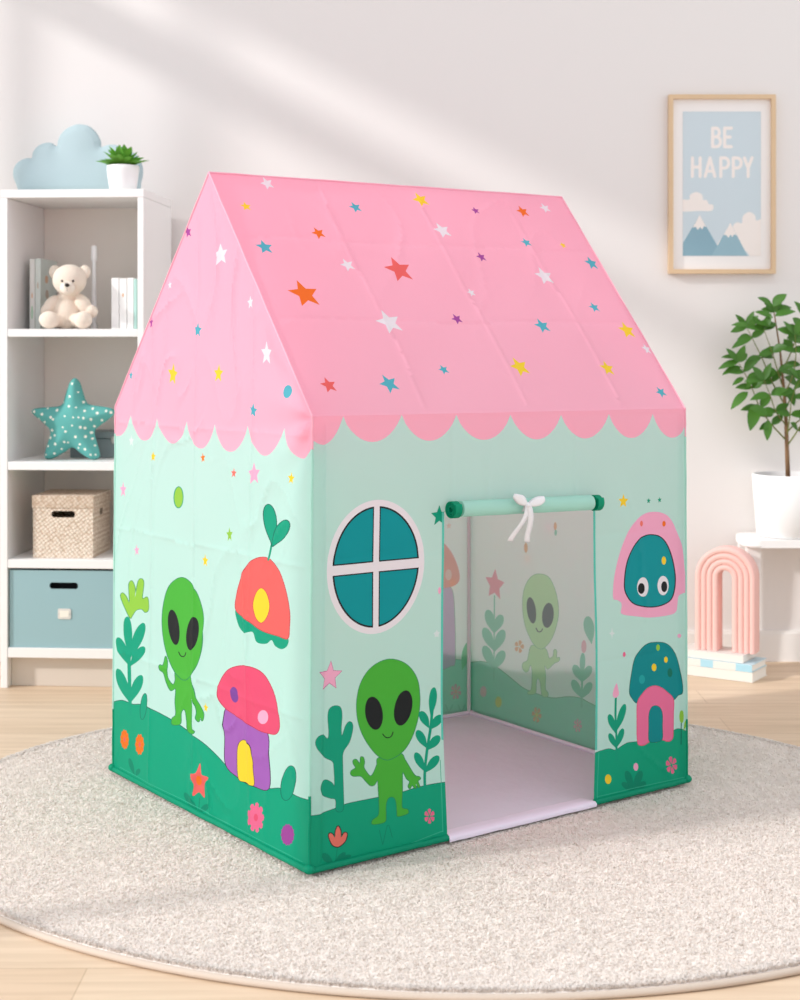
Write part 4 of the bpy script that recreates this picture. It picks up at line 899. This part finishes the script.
# ================================================================== PICTURE ON THE WALL
wy = WALLY-.024
def wl(px, py, d=wy): return at(px, py, d)
m_oakf = mat('pale_oak', (218, 188, 152), .5, .3, bump=(60, .1, .002), var=(18, .07)); m_mount = mat('mount_card', (240, 236, 233), .8, .1)
m_sky = mat('print_sky_blue', (203, 216, 222), .7, .15); m_cream = mat('print_cream', (240, 232, 226), .7, .15); m_mt = mat('print_slate_blue', (140, 174, 188), .7, .15); m_mt2 = mat('print_mid_blue', (152, 184, 196), .7, .15)
a, b = wl(669, 273.5), wl(776, 94.3); fw = .0135
pic = empty('framed_print', Vector(((a.x+b.x)/2, WALLY, a.z)), 0, 'framed mountain print reading BE HAPPY in a pale oak frame on the back wall', 'picture')
bm = bmesh.new()
for poly in ([(a.x, a.z), (b.x, a.z), (b.x-fw, a.z+fw), (a.x+fw, a.z+fw)], [(b.x, a.z), (b.x, b.z), (b.x-fw, b.z-fw), (b.x-fw, a.z+fw)], [(b.x, b.z), (a.x, b.z), (a.x+fw, b.z-fw), (b.x-fw, b.z-fw)], [(a.x, b.z), (a.x, a.z), (a.x+fw, a.z+fw), (a.x+fw, b.z-fw)]):
    prism(bm, poly, wy, WALLY-.0005)
fin(bm, 'frame', m_oakf, pic)
bm = bmesh.new(); box(bm, a.x+fw, b.x-fw, wy+.014, wy+.017, a.z+fw, b.z-fw); fin(bm, 'mount', m_mount, pic)
yd = wy+.0132
P3 = (620, 60, 4.1667)
pp = lambda x, y: at(x/P3[2]+P3[0], y/P3[2]+P3[1], yd)
pr_ = Panel(pp(262, 816), pp(587, 816), pp(587, 215), pp(262, 215), 'sky')
PM = {'sky': m_sky, 'cream': m_cream, 'mt': m_mt, 'mt2': m_mt2}
def glyph(pts, m='cream', w=13.5):
    for p, q in zip(pts, pts[1:]): pr_.add(P3, capsule(p, q, w), m)
def arc(cx, cy, rx, ry, a0, a1, n=9): return [(cx+rx*math.cos(R(a0+(a1-a0)*i/(n-1))), cy+ry*math.sin(R(a0+(a1-a0)*i/(n-1)))) for i in range(n)]
glyph([(386, 284), (386, 361)]); glyph([(386, 284)]+arc(400, 302, 14, 18, -90, 90)+[(386, 320)]); glyph([(386, 320)]+arc(402, 340.5, 17, 20.5, -90, 90)+[(386, 361)])
glyph([(464, 284), (436, 284), (436, 361), (464, 361)]); glyph([(436, 321), (459, 321)])
glyph([(302, 408), (302, 485)]); glyph([(334, 408), (334, 485)]); glyph([(302, 446), (334, 446)])
glyph([(355, 485), (375, 408), (395, 485)]); glyph([(361, 463), (389, 463)])
for x in (420, 472): glyph([(x, 485), (x, 408)]); glyph([(x, 408)]+arc(x+16, 429, 17, 21, -90, 90)+[(x, 450)])
glyph([(518, 408), (534, 450), (550, 408)]); glyph([(534, 450), (534, 485)])
pr_.sm(P3, [(255, 585), (275, 582), (290, 580), (292, 562), (318, 550), (342, 562), (347, 582), (362, 584), (370, 600), (386, 603), (389, 618), (378, 629), (330, 629), (255, 629)], 'cream', n=4)
pr_.sm(P3, [(500, 830), (540, 815), (470, 740), (472, 690), (490, 676), (508, 680), (512, 650), (538, 633), (563, 648), (568, 668), (600, 668), (610, 760), (600, 830)], 'cream', n=4)
pr_.add(P3, np.array([(400, 775), (420, 745), (440, 735), (480, 830), (370, 830)]), 'cream')
pr_.add(P3, np.array([(230, 822), (255, 775), (332, 645), (412, 785), (435, 822)]), 'mt')
pr_.add(P3, np.array([(332, 645), (360, 696), (350, 692), (342, 706), (334, 695), (324, 708), (316, 695), (303, 698)]), 'cream')
pr_.add(P3, np.array([(378, 822), (460, 678), (535, 822)]), 'mt2')
pr_.add(P3, np.array([(460, 678), (487, 732), (476, 726), (468, 738), (461, 727), (452, 742), (444, 730), (432, 728)]), 'cream')
pr_.build('print', pic, lambda n: PM[n], None, .02)

# ================================================================== RIGHT SIDE: STOOL TABLE, PLANT, ARCH, BOOKS
m_tbl = mat('white_lacquer', (240, 238, 236), .4, .35)
ty0, ty1 = 4.65, 4.846; tz = 1-(540-CY)*ty0/F; tx0 = (733-CX)*ty1/F; tx1 = tx0+.62
tb = empty('side_table', Vector((tx0+.31, (ty0+ty1)/2, 0)), 0, 'low white side table against the wall carrying the potted tree', 'table')
bm = bmesh.new(); o = rounded_rect(tx0, tx1, ty0, ty1, .045, 8)
lo_ = [bm.verts.new((x, y, tz-.024)) for x, y in o]; hi_ = [bm.verts.new((x, y, tz)) for x, y in o]; n = len(o)
bm.faces.new(lo_[::-1]); bm.faces.new(hi_)
for i in range(n): bm.faces.new((lo_[i], lo_[(i+1) % n], hi_[(i+1) % n], hi_[i]))
bmesh.ops.bevel(bm, geom=[e for e in bm.edges if abs(e.verts[0].co.z-e.verts[1].co.z) < 1e-6], offset=.004, segments=2, affect='EDGES')
fin(bm, 'tabletop', m_tbl, tb, smooth=True, sharp=40)
for lx, fx in ((tx0+.033, tx0+.022), (tx1-.055, tx1-.045)):
    for ly in (ty0+.06, ty1-.03):
        bm = bmesh.new(); w0, w1 = .022, .014
        top = [bm.verts.new((lx+sx*w0, ly+sy*.014, tz-.0245)) for sx, sy in ((-1, -1), (1, -1), (1, 1), (-1, 1))]; bot = [bm.verts.new((fx+sx*w1, ly+sy*.011, .0005)) for sx, sy in ((-1, -1), (1, -1), (1, 1), (-1, 1))]
        bm.faces.new(top); bm.faces.new(bot[::-1])
        for i in range(4): bm.faces.new((top[i], bot[i], bot[(i+1) % 4], top[(i+1) % 4]))
        bmesh.ops.bevel(bm, geom=bm.edges[:], offset=.003, segments=2, affect='EDGES'); fin(bm, 'leg', m_tbl, tb)
# potted tree
py_ = 4.748; k = py_/F; pc = Vector(((788-CX)*k, py_, tz+.0006)); ph = (535.5-473.5)*k
tr = empty('potted_tree', pc, 0, 'bushy small green tree in a tapered white pot on the side table', 'plant')
rt_, rb_ = 36*k*.93, 31*k*.93
rt_ = min(rt_, .1); rb_ = min(rb_, .09)
rt_, rb_ = 35.5*k, 31*k
bm = bmesh.new(); lathe(bm, [(0, 0), (rb_-.006, 0), (rb_, .006), (rt_, ph-.002), (rt_-.002, ph), (rt_-.007, ph), (rt_-.009, ph-.02), (0, ph-.02)], 56, pc, False)
fin(bm, 'pot', m_pot, tr, smooth=True, sharp=50)
bm = bmesh.new(); lathe(bm, [(0, .006), (rt_*.5, .003), (rt_-.0095, 0)], 30, pc+Vector((0, 0, ph-.019)), False); fin(bm, 'soil', m_soil, tr, smooth=True)
m_bark = mat('grey_brown_bark', (142, 112, 84), .85, .1, bump=(90, .6, .004)); m_twig = mat('green_twig', (126, 132, 74), .7, .15)
def tpx(x, y, dy=0): return at(x, y, py_+dy)
trunk = [tpx(788, 480), tpx(787, 450, .004), tpx(786, 420), tpx(784, 390, -.005), tpx(780, 350), tpx(774, 312)]
bm = bmesh.new(); tube(bm, [Vector(p) for p in smooth_line3] if False else trunk, [.0075, .0068, .0058, .0046, .0032, .0018], 10); fin(bm, 'trunk', m_bark, tr, smooth=True)
BR = [  # (points, depth offset at the tip)
    ([(786, 440), (772, 425), (760, 408), (752, 388), (744, 372), (738, 362)], -.03), ([(785, 405), (772, 382), (762, 358), (752, 338), (747, 328)], .03),
    ([(787, 446), (798, 430), (808, 412), (820, 390), (832, 372)], -.04), ([(785, 410), (797, 385), (808, 360), (818, 338)], .02), ([(782, 372), (792, 350), (800, 328), (806, 315)], -.02),
    ([(786, 425), (776, 412), (770, 395), (764, 380)], -.07), ([(784, 395), (793, 375), (796, 352), (795, 335)], -.08), ([(787, 432), (800, 420), (818, 416), (836, 405)], -.02), ([(787, 436), (790, 415), (792, 398), (800, 380)], -.08), ([(784, 390), (778, 372), (772, 352), (764, 330)], -.02)]
for pts, dt in BR:
    bm = bmesh.new(); L_ = smooth_line(pts, 3); n = len(L_); tube(bm, [tpx(x, y, dt*i/(n-1)) for i, (x, y) in enumerate(L_)], [.0026-.0017*i/(n-1) for i in range(n)], 6); fin(bm, 'branch', m_twig, tr, smooth=True)
bm = bmesh.new(); V3 = Vector
def tleaf(x, y, dy, dx_, dz_, l, w, dd=None, droop=.22):
    d = V3((dx_, dd if dd is not None else rng.uniform(-.5, .25), dz_)).normalized()
    nn = V3((rng.uniform(-.3, .3), -.75, .65)).normalized(); leafmesh(bm, tpx(x, y, dy), d, nn, l*k, w*k, droop, .12, 7)
for pts, dt in BR+[([(784, 390), (780, 350), (774, 312)], 0.0)]:
    L_ = smooth_line(pts, 4); n = len(L_)
    for i in range(3, n):
        if i % 4 and i < n-1: continue
        x, y = L_[i]; tx, ty = L_[min(i+1, n-1)]-L_[max(i-1, 0)]; tl = math.hypot(tx, ty); tx, ty = tx/tl, ty/tl
        for sgn in (1, -1):
            a = math.atan2(-ty, tx)+sgn*R(rng.uniform(45, 75)); tleaf(x+rng.uniform(-1, 1), y, dt*i/n, math.cos(a), math.sin(a)*.8, rng.uniform(15, 21), rng.uniform(7.5, 10.5))
    x, y = L_[-1]
    for a in (70, 130): tleaf(x, y, dt, math.cos(R(a)), math.sin(R(a)), 19, 8, -.1, .05)
for x, y, a, l, w in ((773, 306, 52, 21, 11), (772, 306, 140, 20, 8), (775, 316, 25, 22, 9), (773, 318, 150, 22, 8), (776, 326, 160, 22, 9), (750, 326, 165, 20, 7), (750, 328, 70, 14, 7), (752, 338, 195, 22, 9), (736, 358, 165, 16, 6), (738, 360, 80, 13, 6), (741, 367, 190, 20, 8), (757, 404, 250, 23, 13), (748, 392, 215, 22, 10), (768, 420, 265, 17, 9), (755, 372, 235, 16, 8), (744, 378, 200, 13, 6)):
    tleaf(x, y, -.02, math.cos(R(a)), math.sin(R(a)), l, w, -.15)
for i in range(16):
    a = rng.uniform(0, 2*PI); r_ = math.sqrt(rng.uniform(0, 1)); x, y = 792+38*r_*math.cos(a), 382+52*r_*math.sin(a)
    tleaf(x, y, rng.uniform(-.08, .04), rng.uniform(-1, 1), rng.uniform(-.7, .5), rng.uniform(17, 23), rng.uniform(9, 12))
fin(bm, 'foliage', m_leaf2, tr, smooth=True)

# books under the arch
def flat_book(c0, yaw, w, d, z0, h, cover, label, stripes=None):
    """lying book: c0 is the near right corner on the floor plan; spine at the front"""
    M = Matrix.Translation((c0.x, c0.y, z0)) @ Matrix.Rotation(-yaw, 4, 'Z'); o = empty('book', M @ Vector((-w/2, d/2, 0)), -yaw, label, 'book', 'books under the pink arch'); t = .0022
    bm = bmesh.new(); box(bm, -w, 0, 0, d, 0, t, .0006, 1); box(bm, -w, 0, 0, d, h-t, h, .0006, 1); box(bm, -w, -w+.003, 0, d, t, h-t); fin(bm, 'cover', cover, o, tf=M)
    bm = bmesh.new(); box(bm, -w+.003, -.003, .003, d-.003, t+.0001, h-t-.0001); fin(bm, 'pages', m_paper, o, tf=M)
    for x0, x1, m in stripes or ():
        bm = bmesh.new(); box(bm, -x1, -x0, -.0004, .0005, t*.2, h-t*.2); fin(bm, 'spine_patch', m, o, tf=M)
    return o
yb = R(33); n0 = gp(752.5, 683.3)
cov_c = mat('cream_cover', (236, 228, 216), .6, .2); cov_b = mat('pale_blue_cover', (196, 218, 226), .6, .2); cov_y = mat('warm_grey_cover', (222, 218, 212), .6, .2); patch = mat('sky_patch', (166, 206, 220), .6, .2); patchw = mat('white_patch', (226, 221, 214), .6, .2)
kz = n0.y/F
flat_book(n0, yb, .235, .125, .0006, 10*kz, cov_c, 'thick cream book at the bottom of the floor stack under the arch', [(.0, .232, patchw)])
n1 = n0+Vector((-.001, .002, 0)); flat_book(n1, yb, .235, .125, .0012+10*kz, 7.5*kz, cov_b, 'pale blue patterned book in the middle of the floor stack', [(.0, .05, patch), (.05, .12, patchw), (.12, .16, patch), (.16, .232, patchw)])
n2 = n0+Vector((-.022, .024, 0)); zt2 = .0018+17.5*kz; flat_book(n2, yb, .205, .110, zt2, 7.5*kz, cov_y, 'warm white book on top of the floor stack, under the pink arch', [(.0, .2, patchw)])
# arch
m_arch = mat('blush_pink_matte', (236, 190, 182), .7, .15, bump=(200, .08, .001))
ya = R(26); za = zt2+7.5*kz+.0006
ac = n2.copy(); A0 = Vector(((755-CX)*(ac.y+.02)/F, ac.y+.02, za)); aw = 55.5*kz/math.cos(ya)*1.0; ah = 1-(548-CY)*(A0.y+.03)/F-za; ad = .062
MA = Matrix.Translation(A0) @ Matrix.Rotation(-ya, 4, 'Z') @ Matrix.Translation((-aw/2, 0, 0))
ar = empty('rainbow_arch', MA @ Vector((0, ad/2, 0)), -ya, 'blush pink ribbed rainbow arch standing on the floor stack of books', 'arch ornament')
ro_, nb, gap = aw/2, 4, .0018; ri_ = ro_*.235; bw = (ro_-ri_)/nb
for i in range(nb):
    r1 = ro_-i*bw; r0 = r1-bw+.0003; yo = 0
    prof = [(r0, .004), (r0+.0022, .0012), ((r0+r1)/2-.001, 0), ((r0+r1)/2+.001, 0), (r1-.0022, .0012), (r1, .004), (r1, ad-.004), (r1-.003, ad), (r0+.003, ad), (r0, ad-.004)]
    bm = bmesh.new(); rows = []; zc = ah-ro_
    path = [(1, 0, None)]+[(math.cos(PI*j/28), math.sin(PI*j/28), 1) for j in range(29)]+[(-1, 0, None)]
    for cx, sz, f in path:
        rows.append([bm.verts.new((r*cx, y, (zc+r*sz) if f else 0)) for r, y in prof])
    m_ = len(prof)
    for a, b in zip(rows, rows[1:]):
        for j in range(m_): bm.faces.new((a[j], a[(j+1) % m_], b[(j+1) % m_], b[j]))
    bm.faces.new(rows[0]); bm.faces.new(rows[-1][::-1])
    fin(bm, 'arch_band', m_arch, ar, tf=MA, smooth=True, sharp=50)
